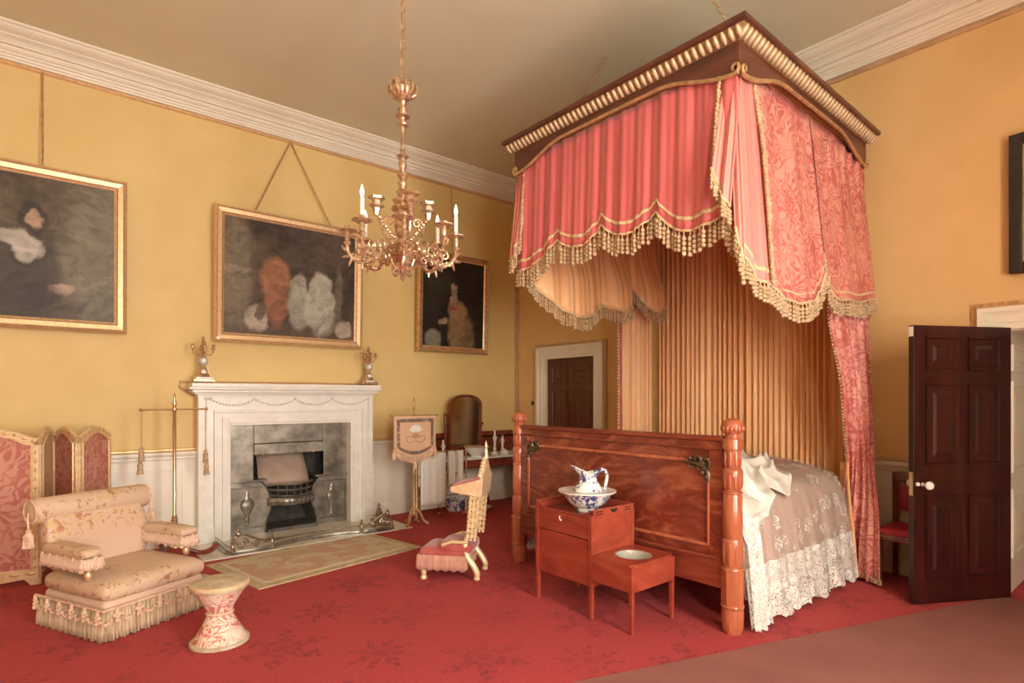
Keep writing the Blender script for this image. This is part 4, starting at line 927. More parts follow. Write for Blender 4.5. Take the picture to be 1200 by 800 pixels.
sp_ = B(XA_, XA_+.016, yA+.02, yB, .265, .425).build('step_side', REDWOOD, nc)
B(XB_-.016, XB_, yA+.02, yB, .265, .425).build('step_side', REDWOOD, nc)
B(XA_+.016, XB_-.016, yA, yA+.018, .265, .425).build('step_front', REDWOOD, nc)
B(XA_+.016, XB_-.016, yA+.02, yB, .262, .272).build('step_bottom', REDWOOD, nc)
for x in (XA_+.014, XB_-.014): MB().hexa([(x-.011,yA+.004,0),(x+.011,yA+.004,0),(x+.011,yA+.026,0),(x-.011,yA+.026,0),(x-.016,yA,.425),(x+.016,yA,.425),(x+.016,yA+.032,.425),(x-.016,yA+.032,.425)]).build('leg', REDWOOD, nc, bev=.002)
pl = [(2.93,.268),(2.95,.245),(3.0,.262),(3.25,.262),(3.30,.245),(3.32,.268)]
cx_, cy_, R_ = (XA_+XB_)/2, (yA+yB)/2, .125; n_ = 32; vs = []; ff = []
for i in range(n_):
    t = 2*PI*i/n_; c, s = math.cos(t), math.sin(t); k = 1/max(abs(c)/((XB_-XA_)/2), abs(s)/((yB-yA)/2))
    for (r, z) in ((R_, .438), (k, .438), (k, .424), (R_, .424)): vs.append((cx_+c*r, cy_+s*r, z))
for i in range(n_):
    for q in range(4): ff.append((i*4+q, ((i+1)%n_)*4+q, ((i+1)%n_)*4+(q+1)%4, i*4+(q+1)%4))
MB().add(vs, ff).build('seat_board', REDWOOD, nc)
MB().lathe([(.07,.275),(.105,.31),(.12,.39),(.124,.436),(.112,.436),(.105,.39),(.09,.32),(.05,.30),(0,.295)], (cx_, cy_, 0), 28).build('pan', nmat('grey_glaze', (.42,.40,.34), (.55,.52,.45), 6, .12), nc, smooth=True)
# ewer and basin
eb = thing('washing_basin', 'blue and white china basin standing on top of the step commode', 'basin', (3.10, 2.86, .68))
MB().lathe([(.085,0),(.085,.014),(.075,.02),(.11,.035),(.15,.075),(.175,.115),(.205,.135),(.208,.14),(.17,.122),(.14,.08),(.10,.045),(0,.035)], n=36).build('bowl', CHINA, eb, smooth=True, local=True)
MB().lathe([(.202,.136),(.210,.138),(.210,.145),(.202,.143)], n=36).build('rim', PORC, eb, smooth=True, local=True)
ew = thing('ewer', 'blue and white china ewer with a curved handle standing in the basin', 'ewer', (3.105, 2.855, .722), math.radians(-40)); ew.scale = (1.14, 1.14, 1.06)
k = MB().lathe([(.055,0),(.062,.01),(.075,.03),(.105,.055),(.11,.07),(.095,.10),(.07,.14),(.056,.17),(.052,.195),(.058,.215),(.066,.23),(.064,.235),(.05,.21),(.045,.18),(.0,.17)], n=28)
for i, v in enumerate(k.v):
    if v[2] > .19:
        q = (v[2]-.19)/.045; r = max(0, -v[0]/.06); k.v[i] = (v[0]-.045*q*r*(1 if v[0] < 0 else 0), v[1]*(1-.35*q*r), v[2]+.035*q*r - .02*q*(1-abs(v[0])/.07))
k.build('body', CHINA, ew, smooth=True, local=True)
MB().tube(spline([(.052,0,.20),(.075,0,.235),(.105,0,.235),(.12,0,.19),(.11,0,.13),(.10,0,.085),(.092,0,.075)], 5), .0105, 8).build('handle', CHINA, ew, smooth=True, local=True)

# ------------------------------------------------------------ the bed
bd = thing('state_bed', 'carved mahogany bed with a high flame-figured footboard and turned posts', 'bed', (4.5, 2.96, 0))
XF, YR, YL = 3.43, 1.915, 4.00
def post(y, lab):
    u = .00542
    prof = [(.050,.0),(.056,.01),(.066,.06),(.070,.12),(.066,.155),(.060,.16),(.070,.165),(.073,.175),(.068,.185)]
    g = MB().lathe(prof, (XF, y, 0), 24, .02, 8)
    g.lathe([(.070,.185),(.072,.22),(.072,.37),(.070,.40)], (XF, y, 0), 8)
    g.lathe([(.072,.40),(.074,.41),(.070,.42),(.055,.425),(.060,.44),(.062,.50),(.064,.585),(.060,.60),(.056,.605),(.060,.61),(.062,.72),(.060,.87),(.055,.885),(.062,.89),(.062,.90),(.05,.905),(.056,.92),(.062,.99),(.063,1.03),(.056,1.045),(.048,1.05),(.050,1.06),(.052,1.12),(.056,1.165),(.062,1.17),(.062,1.225),(.058,1.235),(.044,1.24),(.046,1.265),(.062,1.275),(.070,1.30),(.068,1.32),(.058,1.345),(.035,1.362),(0,1.368)], (XF, y, 0), 24)
    p = g.build('post', POSTW, bd, smooth=True)
    for z0, z1, r, n_ in ((.44,.595,.061,8), (.915,1.035,.058,10), (1.055,1.165,.052,8), (.02,.14,.062,8)):
        lf = MB()
        for i in range(6):
            t = i/5; 
        lf.ball((0,0,0), 1, 8, 8, (.014*8/n_, .006, (z1-z0)/2)); me0 = None
        for k in range(n_):
            a = 2*PI*k/n_+.2
            if me0 is None:
                o = lf.build('carved_leaf', POSTW, p, smooth='all', local=True); me0 = o.data
            else:
                o = bpy.data.objects.new('carved_leaf', me0); C.objects.link(o); o.parent = p
            bx, by, bz = bd.location
            o.location = (XF+r*math.cos(a)-bx, y+r*math.sin(a)-by, (z0+z1)/2-bz); o.rotation_euler = (0, 0, a+PI/2)
    me0 = None
    for k in range(16):
        a = 2*PI*k/16
        if me0 is None:
            o = MB().ball((0,0,0), 1, 6, 5, (.012,.006,.02)).build('cap_leaf', POSTW, p, smooth='all', local=True); me0 = o.data
        else: o = bpy.data.objects.new('cap_leaf', me0); C.objects.link(o); o.parent = p
        o.location = (XF+.068*math.cos(a)-bd.location.x, y+.068*math.sin(a)-bd.location.y, 1.30); o.rotation_euler = (0, 0, a+PI/2)
post(YR, 0); post(YL, 1)
fb = B(XF-.018, XF+.022, YR+.05, YL-.05, .30, 1.20).build('footboard', FLAME, bd)
B(XF-.042, XF+.045, YR+.05, YL-.05, 1.215, 1.248).build('top_rail', MAHOGH, fb, bev=.008)
B(XF-.03, XF+.034, YR+.05, YL-.05, 1.165, 1.215).build('top_fascia', FLAME, fb, bev=.006)
MB().tube([(XF-.028, YR+.05, 1.163), (XF-.028, YL-.05, 1.163)], .009, 6).build('rail_bead', MAHOG, fb, smooth=True)
B(XF-.034, XF+.034, YR+.05, YL-.05, .27, .46).build('bottom_rail', MAHOGH, fb, bev=.006)
B(XF-.046, XF-.03, YR+.05, YL-.05, .445, .47).build('rail_moulding', MAHOGH, fb, bev=.006)
for y0, y1 in ((YR+.05, YR+.15), (YL-.15, YL-.05)): B(XF-.028, XF-.01, y0, y1, .46, 1.165).build('stile', FLAME, fb, bev=.004)
m = MB()
ya, yb, za, zb = YR+.155, YL-.155, .53, 1.075
for p, q in (((ya, za), (yb, za)), ((ya, za), (ya, zb-.11)), ((yb, za), (yb, zb-.11)), ((ya+.13, zb), (yb-.13, zb))):
    m.tube([(XF-.02, p[0], p[1]), (XF-.02, q[0], q[1])], .013, 8)
m.build('panel_bead', POSTW, fb, smooth=True)
for y, s in ((ya, 1), (yb, -1)):
    m = MB(); xx = XF-.03
    def T(pts, r): m.tube([(xx, y+s*a, zb+b) for a, b in spline2(pts)], r, 6)
    T([(0,-.13),(.0,-.08),(.025,-.04),(.06,-.02),(.10,-.015),(.15,-.005)], .015)
    T([(.02,-.05),(-.01,-.03),(-.005,.01),(.03,.01),(.03,-.015),(.015,-.015)], .010)
    T([(.06,-.02),(.055,.02),(.085,.035),(.105,.015),(.09,.0)], .010)
    T([(.03,-.05),(.06,-.06),(.075,-.04),(.06,-.03)], .009); T([(.11,-.01),(.14,-.03),(.12,-.045),(.105,-.03)], .009)
    for a, b in ((.0,.015),(.13,.015),(.155,-.005),(.01,-.10),(.035,-.075)): m.ball((xx-.004, y+s*a, zb+b), .016, 8, 6)
    m.build('scroll_mount', nmat('dark_bronze_%d' % s, (.11,.075,.045), (.22,.16,.10), 20, .35, .7), fb, smooth=True)
for y in (YR+.05, YL-.05): B(XF, 5.24, y-.02, y+.02, .28, .46).build('side_rail', MAHOG, bd)
cushion(3.48, 5.28, 1.99, 3.93, .42, .86, .12).build('mattress', LINEN, bd, smooth='all')
for x in (5.48,): 
    for y in (YR+.06, YL-.06): B(x-.04, x+.02, y-.03, y+.03, 0, .5).build('head_leg', MAHOG, bd)
# coverlet with lace over it
SEC = [(1.885,.0),(1.89,.2),(1.90,.45),(1.915,.62),(1.95,.76),(2.02,.845),(2.2,.905),(2.55,.955),(2.96,.975),(3.4,.955),(3.72,.90),(3.90,.845),(3.965,.76),(4.0,.6),(4.015,.4),(4.02,.2),(4.025,.0)]
SL = [0]
for a, b in zip(SEC, SEC[1:]): SL.append(SL[-1]+math.hypot(b[0]-a[0], b[1]-a[1]))
def sec(t):
    d = t*SL[-1]; i = min(max(k for k in range(len(SL)) if SL[k] <= d+1e-9), len(SEC)-2); q = (d-SL[i])/(SL[i+1]-SL[i])
    return lerp(SEC[i][0], SEC[i+1][0], q), lerp(SEC[i][1], SEC[i+1][1], q)
def cov(off, zmin, x0=3.505, x1=5.24, t0=0, t1=1):
    def fn(u, v):
        x = lerp(x0, x1, u); y, z = sec(lerp(t0, t1, v))
        h = max(0, .84-z)/.84; sg = -1 if y < 3 else 1
        w = (.022*math.sin(x*21)+.012*math.sin(x*47+1))*h
        if z > .8: z += .010*math.sin(x*5+y*3)+.006*math.sin(x*13-y*7); 
        z -= .10*sstep((x-5.0)/.6)*(1 if z > .7 else 0) * .4
        y += sg*(w+off+(.05 if sg < 0 else .17)*h*h); 
        if z > .8: z += off
        z = max(z, zmin + .012*math.sin(x*33) + .006*math.sin(x*80))
        return (x, y, z)
    return MB().sheet(fn, 90, 64)
cv = thing('lace_coverlet', 'white lace bedspread over a mauve coverlet hanging to the floor', 'bedspread', (4.5, 2.96, .3))
cov(.0, .20).build('mauve_cover', COVER, cv, smooth='all')
T1 = .185   # share of the section from hem up to the top of the dense border
cov(.018, .02, t0=.085, t1=.915).build('sheer_lace', LACE, cv, smooth='all')
cov(.024, .022, t0=0, t1=.108).build('lace_border', LACED, cv, smooth='all')
cov(.024, .022, t0=.892, t1=1).build('lace_border', LACED, cv, smooth='all')
# gathered lace at the foot corner
def fold(u, v):
    x = 3.505 + .17*u; y, z = sec(v*.26); h = max(0, .84-z)
    return (x, y-.035-.025*math.sin(u*13)*(.3+h)-.05*h*h-.015, max(z, .02+.01*math.sin(u*20)))
MB().sheet(fold, 30, 24).build('gathered_lace', LACED, cv, smooth='all')
# crumpled white sheet near the foot
def crum(u, v):
    x = 3.50+lerp(.88, 1.45, v)*u + .05*math.sin(v*9)*u
    t = lerp(lerp(.150, .222, sstep(u*1.6)) + .012*math.sin(u*14), .46, v)
    y, z = sec(t); ya, za = sec(t-.01); yb, zb = sec(t+.01); L = math.hypot(yb-ya, zb-za); ny, nz = -(zb-za)/L, (yb-ya)/L
    e = min(1, max(.12, min(u*3, (1-u)*2, v*2.5, 1-v)*4))
    a = u*4+v*13+1.5*math.sin(v*5+u*3); b = u*9-v*11+1.2*math.sin(u*6); c = u*13+v*7+math.sin(v*9)
    rd = lambda q, k: (1-abs(math.sin(q)))**k
    hh = .036+e*(.075*rd(a, 2)+.06*rd(b, 2.2)+.04*rd(c, 2))
    return (x, y+ny*hh+.02*math.sin(u*7+v*5), z+nz*hh+.008)
SATIN = nmat('white_satin', (.66,.63,.55), (.74,.71,.64), 8, .35)
tag(MB().sheet(crum, 110, 110).build('crumpled_sheet', SATIN, None, smooth='all', solid=.006), 'crumpled white satin sheet thrown across the foot of the bed', 'sheet')
# ------------------------------------------------------------ canopy
cn = thing('bed_canopy', 'hanging mahogany bed canopy with gilt carved cornice and fringed pink valances', 'canopy', (4.39, 2.9, 3.4))
CX0, CX1, CY0, CY1 = 3.26, 5.52, 1.74, 4.05
def K(m):
    for i, (x, y, z) in enumerate(m.v): m.v[i] = (x, y, z-.024*(x-3.26))
    return m
def ring(prof):
    m = MB(); vs = []; n_ = len(prof)
    for i, z in prof: vs += [(CX0+i, CY0+i, z), (CX1-i, CY0+i, z), (CX1-i, CY1-i, z), (CX0+i, CY1-i, z)]
    return m.add(vs, [(a*4+k, a*4+(k+1)%4, ((a+1)%n_)*4+(k+1)%4, ((a+1)%n_)*4+k) for a in range(n_) for k in range(4)])
K(ring([(.0,3.80),(.0,3.772),(.010,3.765),(.022,3.762),(.03,3.755),(.12,3.755),(.12,3.80)])).build('cornice', CANW, cn)
K(ring([(.016,3.757),(.024,3.742),(.05,3.715),(.078,3.700),(.12,3.70),(.12,3.757)])).build('gilt_band', nmat('band_gilt', (.30,.17,.08), (.42,.26,.13), 24, .5, .4), cn)
lm = MB().ball((0,0,0), 1, 8, 6, (.018,.020,.044)); lm.xf(Matrix.Rotation(.83, 4, 'X')); leaf0 = None
bx, by, bz = cn.location
def leaf(x, y, rz):
    global leaf0
    if leaf0 is None:
        o = lm.build('carved_leaf', LEAFG, cn, smooth='all', local=True); leaf0 = o.data
    else: o = bpy.data.objects.new('carved_leaf', leaf0); C.objects.link(o); o.parent = cn
    o.location = (x-bx, y-by, 3.724-.024*(x-3.26)-bz); o.rotation_euler = (0, 0, rz)
for i in range(44): leaf(CX0+.040, lerp(CY0+.06, CY1-.06, i/43), -PI/2)
for i in range(43): leaf(lerp(CX0+.06, CX1-.06, i/42), CY0+.040, 0)
for i in range(43): leaf(lerp(CX0+.06, CX1-.06, i/42), CY1-.043, PI)
for i in range(20): leaf(CX1-.043, lerp(CY0+.06, CY1-.06, i/19), PI/2)
def low(u):
    q = min(u, 1-u); return 3.50 + .125*sstep((q-.02)/.26) + .012*math.sin(PI*u)
FX0, FX1, FY0, FY1 = CX0+.085, CX1-.085, CY0+.085, CY1-.085
def frieze(fn, L, nm='frieze'):
    us = [i/40 for i in range(41)]; fz = MB(); vs = []
    for u in us: vs += [fn(u, 0, low(u)), fn(u, 0, 3.705), fn(u, .022, 3.705), fn(u, .022, low(u))]
    fz.add(vs, [(i*4+k, i*4+4+k, i*4+4+(k+1)%4, i*4+(k+1)%4) for i in range(40) for k in range(4)] + [(0,1,2,3), (160,161,162,163)])
    fz = K(fz).build(nm, CANW, cn)
    m = MB(); m.tube([fn(u, -.006, low(u)) for u in us], .014, 6)
    for s in (0, 1):
        c = .022/L; pts_ = []
        for i in range(22):
            t = i/21; a = -PI/2 - t*3.2*PI/1.6; r = .034*(1-.75*t); uu = (.022+r*math.cos(a))/L
            pts_.append(fn(uu if s == 0 else 1-uu, -.012, 3.532+r*math.sin(a)))
        m.tube(pts_, .011, 6)
    K(m).build('gilt_edge', GILTD, fz, smooth=True)
frieze(lambda u, d, z: (FX0+d, lerp(FY1, FY0, u), z), FY1-FY0)
frieze(lambda u, d, z: (lerp(FX0+.024, FX1, u), FY0+d, z), FX1-FX0)
frieze(lambda u, d, z: (lerp(FX0+.024, FX1, u), FY1-d, z), FX1-FX0)
K(MB().box(CX0+.1, CX1-.1, CY0+.1, CY1-.1, 3.70, 3.725)).build('tester', GOLDC, cn)
K(MB().box(CX0+.1, CX1-.1, CY0+.1, CY1-.1, 3.775, 3.79)).build('top_board', CANW, cn)
def scal(pts, x):
    for (a, b), (c, d) in zip(pts, pts[1:]):
        if a <= x <= c:
            t = (x-a)/(c-a); return b+(d-b)*t*t if d > b else d+(b-d)*(1-t)*(1-t)
    return pts[0][1] if x < pts[0][0] else pts[-1][1]
def valance(name, mp, x0, x1, bot, mat, pleat, amp, band=None, top=3.62, tl=.16, nu=120, flare=.03, fr=True, step=.041, r=.0165, seed=0, braid_off=.085, z_top=None):
    """mp(a, out, z) maps along-coordinate a, outward offset and height to the world"""
    rr = random.Random(seed); ph = [rr.uniform(0, 6) for _ in range(4)]
    def out(a, v):
        return amp*(math.sin(a*2*PI/pleat+ph[0]+.6*math.sin(a*5+ph[1]))+.5*math.sin(a*2*PI/(pleat*.43)+ph[2]))*(.55+.45*(1-v)) + flare*(1-v)
    def fn(u, v):
        a = lerp(x0, x1, u); zb = bot(a); zt = z_top(a) if z_top else top; return mp(a, out(a, v), lerp(zb, zt, v))
    va = K(MB().sheet(fn, nu, 16)).build(name, mat, cn, smooth='all', solid=.006)
    us = [i/nu for i in range(nu+1)]
    hem = [Vector(mp(lerp(x0, x1, u), out(lerp(x0, x1, u), 0)+.006, bot(lerp(x0, x1, u))+.004)) for u in us]
    if fr:
        tag(K(fringe(hem, tl, step, r)).build('tassel_fringe', TASSEL, va, smooth=True), None, kind='stuff')
        K(MB().tube(hem, .009, 5)).build('hem_cord', BRAID, va, smooth=True)
    if band is not None:
        def fb_(u, v):
            a = lerp(x0, x1, u); zb = bot(a); return mp(a, out(a, .1)+.007, zb+braid_off+.026*(v-.5))
        K(MB().sheet(fb_, nu, 1)).build('braid', BRAID, va, smooth='all', solid=.006)
    return va
FV = [(1.66,2.20),(1.924,2.643),(2.17,2.60),(2.433,2.789),(2.711,2.693),(2.937,2.814),(3.158,2.696),(3.425,2.80),(3.87,2.62),(4.0,2.66)]
FVb = lambda a: scal(FV, a) if a > 1.93 else interp([(1.70,2.28),(1.78,2.37),(1.85,2.51),(1.93,2.643)], a)
valance('front_valance', lambda a, o, z: (3.375-o, a, z), 1.852, 3.958, FVb, PINK, .16, .012, band=1, nu=180, seed=3)
# left corner tail
lt = valance('corner_tail', lambda a, o, z: (3.412-o, a, z), 3.85, 3.99, lambda a: interp([(3.85,2.95),(3.90,2.80),(3.95,2.72),(3.99,2.72)], a, False), PINKL, .055, .016, nu=40, tl=.11, seed=5, step=.018, r=.012, top=3.56, flare=.10)
def bead_edge(par, pts, r=.013, step=.03):
    m = MB()
    for i, p in enumerate(walk(pts, step)):
        m.ball(p, 1, 6, 5, (r, r, r*1.35)); m.ball((p.x+random.uniform(-.012,.012), p.y-.008, p.z-.012), 1, 6, 5, (r*.8, r*.8, r))
    tag(K(m).build('bead_fringe', TASSEL, par, smooth=True), None, kind='stuff')
bead_edge(lt, [(3.37,3.855,3.54),(3.34,3.86,3.2),(3.31,3.845,2.9),(3.30,3.865,2.75)])
lv = valance('left_valance', lambda a, o, z: (a, 3.935+o, z), 3.38, 5.42, lambda a: 2.66+.05*math.cos(a*9), PINK, .2, .012, nu=100, seed=11, tl=.1, step=.05)
# right corner tail on the front
ct = valance('corner_tail', lambda a, o, z: (3.412-o, a, z), 1.845, 1.965, lambda a: interp([(1.845,2.66),(1.87,2.70),(1.91,2.78),(1.955,2.92)], a, False), PINKL, .06, .018, nu=40, tl=.12, seed=6, step=.018, r=.013, top=3.56, flare=.14)
bead_edge(ct, [(3.36,1.965,3.55),(3.32,1.97,3.2),(3.28,1.96,2.95),(3.26,1.935,2.80)])
cw = valance('corner_drop', lambda a, o, z: (3.41-o, a-max(0, o)*.9, z), 1.87, 1.93, lambda a: interp([(1.87,2.30),(1.90,2.40),(1.93,2.53)], a), PINKL, .09, .006, nu=30, tl=.14, seed=8, top=3.56, flare=.12)
sd = lambda a, o, z: (a, 1.875-o, z)
low_z = lambda a: min(3.60, low((a-FX0)/(FX1-FX0))-K0*(a-3.26)+.03)
K0 = 0
v1 = valance('side_valance', lambda a, o, z: (a-max(0, o)*max(0, 1-(a-3.40)/.25), 1.875-o, z), 3.40, 3.65, lambda a: interp([(3.40,2.33),(3.52,2.22),(3.65,2.22)], a), PINKL, .12, .008, nu=30, tl=.13, seed=9, band=1, flare=.12)
bead_edge(v1, [(3.60,1.865,3.57),(3.605,1.80,3.1),(3.60,1.765,2.7),(3.605,1.74,2.24)], .015, .028)
v2 = valance('side_valance', sd, 3.62, 4.43, lambda a: interp([(3.62,2.20),(3.80,2.16),(4.0,2.15),(4.22,2.19),(4.36,2.28),(4.43,2.42)], a), PINKD, .42, .010, nu=80, tl=.13, seed=10, band=1, flare=.12, braid_off=.06)
v3 = valance('side_valance', sd, 4.46, 5.43, lambda a: interp([(4.46,2.40),(4.52,2.33),(4.65,2.27),(5.0,2.29),(5.43,2.36)], a), PINKD, .5, .010, nu=80, tl=.13, seed=12, band=1, flare=.12, braid_off=.06)
bead_edge(v3, [(4.45,1.775,2.58),(4.455,1.755,2.34)], .016, .03)
# gold inner festoons seen on the far side
IF = [(3.38,2.62),(3.83,2.40),(4.125,2.38),(4.40,2.62),(4.65,2.50),(4.915,2.74),(5.2,2.55),(5.47,2.72)]
IV = [(3.40,2.60),(3.97,2.27),(4.42,2.46),(4.64,2.40),(4.92,2.68),(5.2,2.46),(5.44,2.60)]
PUFF = lambda a: .13*max(0, math.sin(PI*(a-3.40)/1.02)) if a < 4.42 else (.12*math.sin(PI*(a-4.42)/.5) if a < 4.92 else .12*math.sin(PI*(a-4.92)/.6))
fs_ = valance('inner_festoon', lambda a, o, z: (a, 3.95-o-PUFF(a)*sstep((3.1-z)/.5), z), 3.40, 5.43, lambda a: scal(IV, a), GOLDC, .19, .014, nu=140, tl=.13, seed=14, flare=.06, step=.028, r=.011)
def chain(par, a, b, r=.012, L=.045, nm='chain'):
    a = Vector(a); b = Vector(b); d = b-a; n_ = int(d.length/L); m = MB(); q = d.to_track_quat('Z', 'Y').to_matrix().to_4x4()
    for i in range(n_):
        t0 = len(m.v); pts_ = [(r*math.cos(t*PI/4), 0, L*.62*math.sin(t*PI/4)) for t in range(8)]
        m.tube(pts_, r*.32, 4, True); m.xf(Matrix.Translation(a+d*((i+.5)/n_)) @ q @ Matrix.Rotation(PI/2*(i % 2), 4, 'Z'), t0)
    return m.build(nm, GILTD, par, smooth=True)
chain(cn, (3.7, 3.85, 3.79), (4.08, 3.51, ZC)); chain(cn, (3.7, 1.95, 3.79), (3.78, 2.4, ZC))
# ------------------------------------------------------------ bed curtains
def pleated(name, label, A, Bp, n_p, amp, mat, nv=14, solid=.005, nu=None):
    """A(v), Bp(v): the two edges (Vectors) at height share v, 0 bottom 1 top"""
    o = thing(name, label, 'curtain', tuple(A(0)))
    nu = nu or n_p*10
    def fn(u, v):
        a, b = A(v), Bp(v); p = a.lerp(b, u); d = (b-a); nrm = Vector((d.y, -d.x, 0)).normalized(); am = amp(v) if callable(amp) else amp
        w = am*math.sin(u*n_p*2*PI+1.6*math.sin(u*9)+1.3*math.sin(u*31))*(1+.4*math.sin(u*17)+.25*math.sin(u*53)); q = p + nrm*w; return (q.x, q.y, q.z)
    return o, MB().sheet(fn, nu, nv).build('cloth', mat, o, smooth='all', solid=solid)
o, c = pleated('head_cloth', 'gold pleated silk cloth hanging on the wall behind the bed head', lambda v: Vector((5.585, 4.02, lerp(.3, 3.55, v))), lambda v: Vector((5.585, 1.95, lerp(.3, 3.55, v))), 34, .020, GOLDC, nu=460)
o, c = pleated('bed_curtain', 'gold lined bed curtain with a pink leading edge hanging beside the brown door', lambda v: Vector((lerp(4.98, 4.96, v), 4.08, lerp(.012, 3.55, v))), lambda v: Vector((5.54, 4.10, lerp(.012, 3.55, v))), 6, .022, GOLDC)
m = MB().sheet(lambda u, v: (4.925+.05*u, 4.085-.015*math.sin(u*5), lerp(.012, 3.55, v)), 6, 10); m.build('pink_edge', PINK, o, smooth='all', solid=.006)
m = MB()
for p in walk([(4.915, 4.08, 3.4), (4.915, 4.08, .1)], .035): m.ball(p, .013, 6, 4)
tag(m.build('edge_fringe', TASSELP, o, smooth=True), None, kind='stuff')
Af = lambda v: Vector((interp([(0,5.40),(.25,5.28),(.42,5.02),(.62,4.75),(1,4.70)], v), interp([(0,2.06),(.25,1.92),(.42,1.86),(1,1.86)], v), lerp(.02, 3.5, v)))
Bf = lambda v: Vector((interp([(0,5.10),(.08,5.12),(.3,5.33),(.6,5.44),(1,5.46)], v), interp([(0,1.62),(.1,1.63),(.3,1.73),(.6,1.80),(1,1.85)], v), lerp(.02, 3.5, v)))
o, c = pleated('bed_curtain', 'pink damask bed curtain with gold lining falling to the floor by the lace bedspread', Af, Bf, 4, lambda v: .026, PINKD, 40)
A2 = lambda v: Vector((interp([(0,5.46),(1,5.34)], v), interp([(0,2.13),(1,1.98)], v), lerp(.03, .95, v)))
B2 = lambda v: Vector((interp([(0,5.20),(1,5.24)], v), interp([(0,1.80),(1,1.88)], v), lerp(.02, .95, v)))
m = MB().sheet(lambda u, v: tuple(A2(v).lerp(B2(v), u)+Vector((0, .02*math.sin(u*9), 0))), 14, 12); m.build('gold_lining', GOLDC, o, smooth='all', solid=.005)
hem = [Af(0).lerp(Bf(0), u/20)+Vector((-.015,-.02,.055)) for u in range(21)]
tag(fringe(hem, .05, .02, .008, 2).build('hem_fringe', TASSEL, o, smooth=True), None, kind='stuff')
m = MB()
for i, p in enumerate(walk([Af(v/20)+Vector((-.012,-.005,0)) for v in range(1, 21)], .03)): m.ball(p, .010, 6, 4)
tag(m.build('edge_fringe', TASSEL, o, smooth=True), None, kind='stuff')
# ------------------------------------------------------------ hall chair behind the door
hc = thing('side_chair', 'dark wooden side chair with red leather seat and back behind the open door', 'chair', (5.35, 1.50, 0))
DK_ = MAHOG
for x in (5.17, 5.55):
    for y in (1.31, 1.69):
        h = .40 if x < 5.3 else .86
        MB().hexa([(x-.018,y-.018,0),(x+.018,y-.018,0),(x+.018,y+.018,0),(x-.018,y+.018,0),(x-.022,y-.02,h),(x+.022,y-.02,h),(x+.022,y+.02,h),(x-.022,y+.02,h)]).build('leg', DK_, hc, bev=.003)
B(5.15, 5.57, 1.29, 1.71, .37, .42).build('seat_rail', DK_, hc, bev=.004)
cushion(5.14, 5.56, 1.28, 1.72, .40, .475, .15).build('seat', LEATHER, hc, smooth='all')
B(5.535, 5.56, 1.33, 1.67, .56, .84).build('back_panel', DK_, hc); cushion(5.51, 5.55, 1.345, 1.655, .55, .79, .15).build('back_pad', LEATHER, hc, smooth='all')
B(5.52, 5.575, 1.29, 1.71, .80, .87).build('crest_rail', DK_, hc, bev=.008)
m = MB()
for i in range(22): m.ball((5.145, 1.30+i*.0195, .405), .006, 6, 4)
m.build('stud_row', BRASS, hc)
for c_ in hc.children: pass
hc.location.y -= .045; hc.location.x += .02
o = thing('wall_socket', 'small dark socket plate on the dado behind the side chair', 'socket', (XB-.012, 1.52, .28)); B(XB-.02, XB-.0125, 1.48, 1.56, .25, .33).build('plate', BLACK, o, bev=.003)
# ------------------------------------------------------------ chandelier
ch = thing('chandelier', 'ornate gilt chandelier with curved arms and white candles hanging from the ceiling', 'chandelier', (1.982, 3.556, 2.30))
ca = math.atan(808/675.0)
def L_(prof, n_=14): return MB().lathe(prof, n=n_)
chain(ch, (1.982, 3.556, 3.66), (1.982, 3.556, ZC-.02), .016, .06)
L_([(.0,2.30),(.05,2.325),(.07,2.34),(0,2.34)]).xf(Matrix.Translation((0,0,0))).build('ceiling_rose', PINKGILT, ch, smooth=True, local=True)
L_([(.0,1.24),(.02,1.245),(.05,1.265),(.082,1.30),(.085,1.33),(.07,1.345),(.05,1.36),(.03,1.375),(0,1.385)], 20).build('crown', PINKGILT, ch, smooth=True, local=True)
me0 = None
for k in range(10):
    a = 2*PI*k/10; m = MB().tube(spline([(.045,0,1.28),(.085,0,1.30),(.095,0,1.345),(.075,0,1.375),(.06,0,1.36)], 4), .010, 5); m.xf(Matrix.Rotation(a, 4, 'Z')); m.build('crown_leaf', PINKGILT, ch, smooth=True, local=True)
L_([(.012,.70),(.03,.72),(.04,.74),(.02,.755),(.024,.80),(.03,.83),(.02,.85),(.045,.87),(.02,.88),(.016,.92),(.014,.925),(.015,1.07),(.04,.99+.09),(.045,1.09),(.016,1.10),(.016,1.13),(.018,1.135),(.05,1.145),(.05,1.155),(.02,1.165),(.035,1.19),(.02,1.22),(.03,1.245)]).build('stem', PINKGILT, ch, smooth=True, local=True)
L_([(.03,.245),(.05,.26),(.045,.28),(.03,.30),(.05,.34),(.062,.40),(.055,.46),(.045,.49),(.075,.505),(.075,.515),(.05,.525),(.065,.55),(.07,.565),(.04,.58),(.03,.60),(.05,.62),(.03,.635),(.026,.66),(.035,.68),(.02,.70)], 18).build('body', PINKGILT, ch, smooth=True, local=True)
L_([(.0,.0),(.012,.01),(.02,.03),(.01,.05),(.026,.08),(.05,.10),(.075,.13),(.10,.17),(.085,.20),(.05,.22),(.055,.25)], 18).build('hub', PINKGILT, ch, smooth=True, local=True)
for k in range(6):
    a = 2*PI*k/6; m = MB()
    pts_ = [(.055+.035*(1-.7*t/18)*math.cos(t*.42+.6), 0, .065+.035*(1-.7*t/18)*math.sin(t*.42+.6)) for t in range(19)]
    m.tube(pts_, .008, 5); m.tube(spline([(.09,0,.15),(.07,0,.10),(.03,0,.07)], 4), .008, 5); m.xf(Matrix.Rotation(a, 4, 'Z')); m.build('finial_scroll', PINKGILT, ch, smooth=True, local=True)
rnd = random.Random(4)
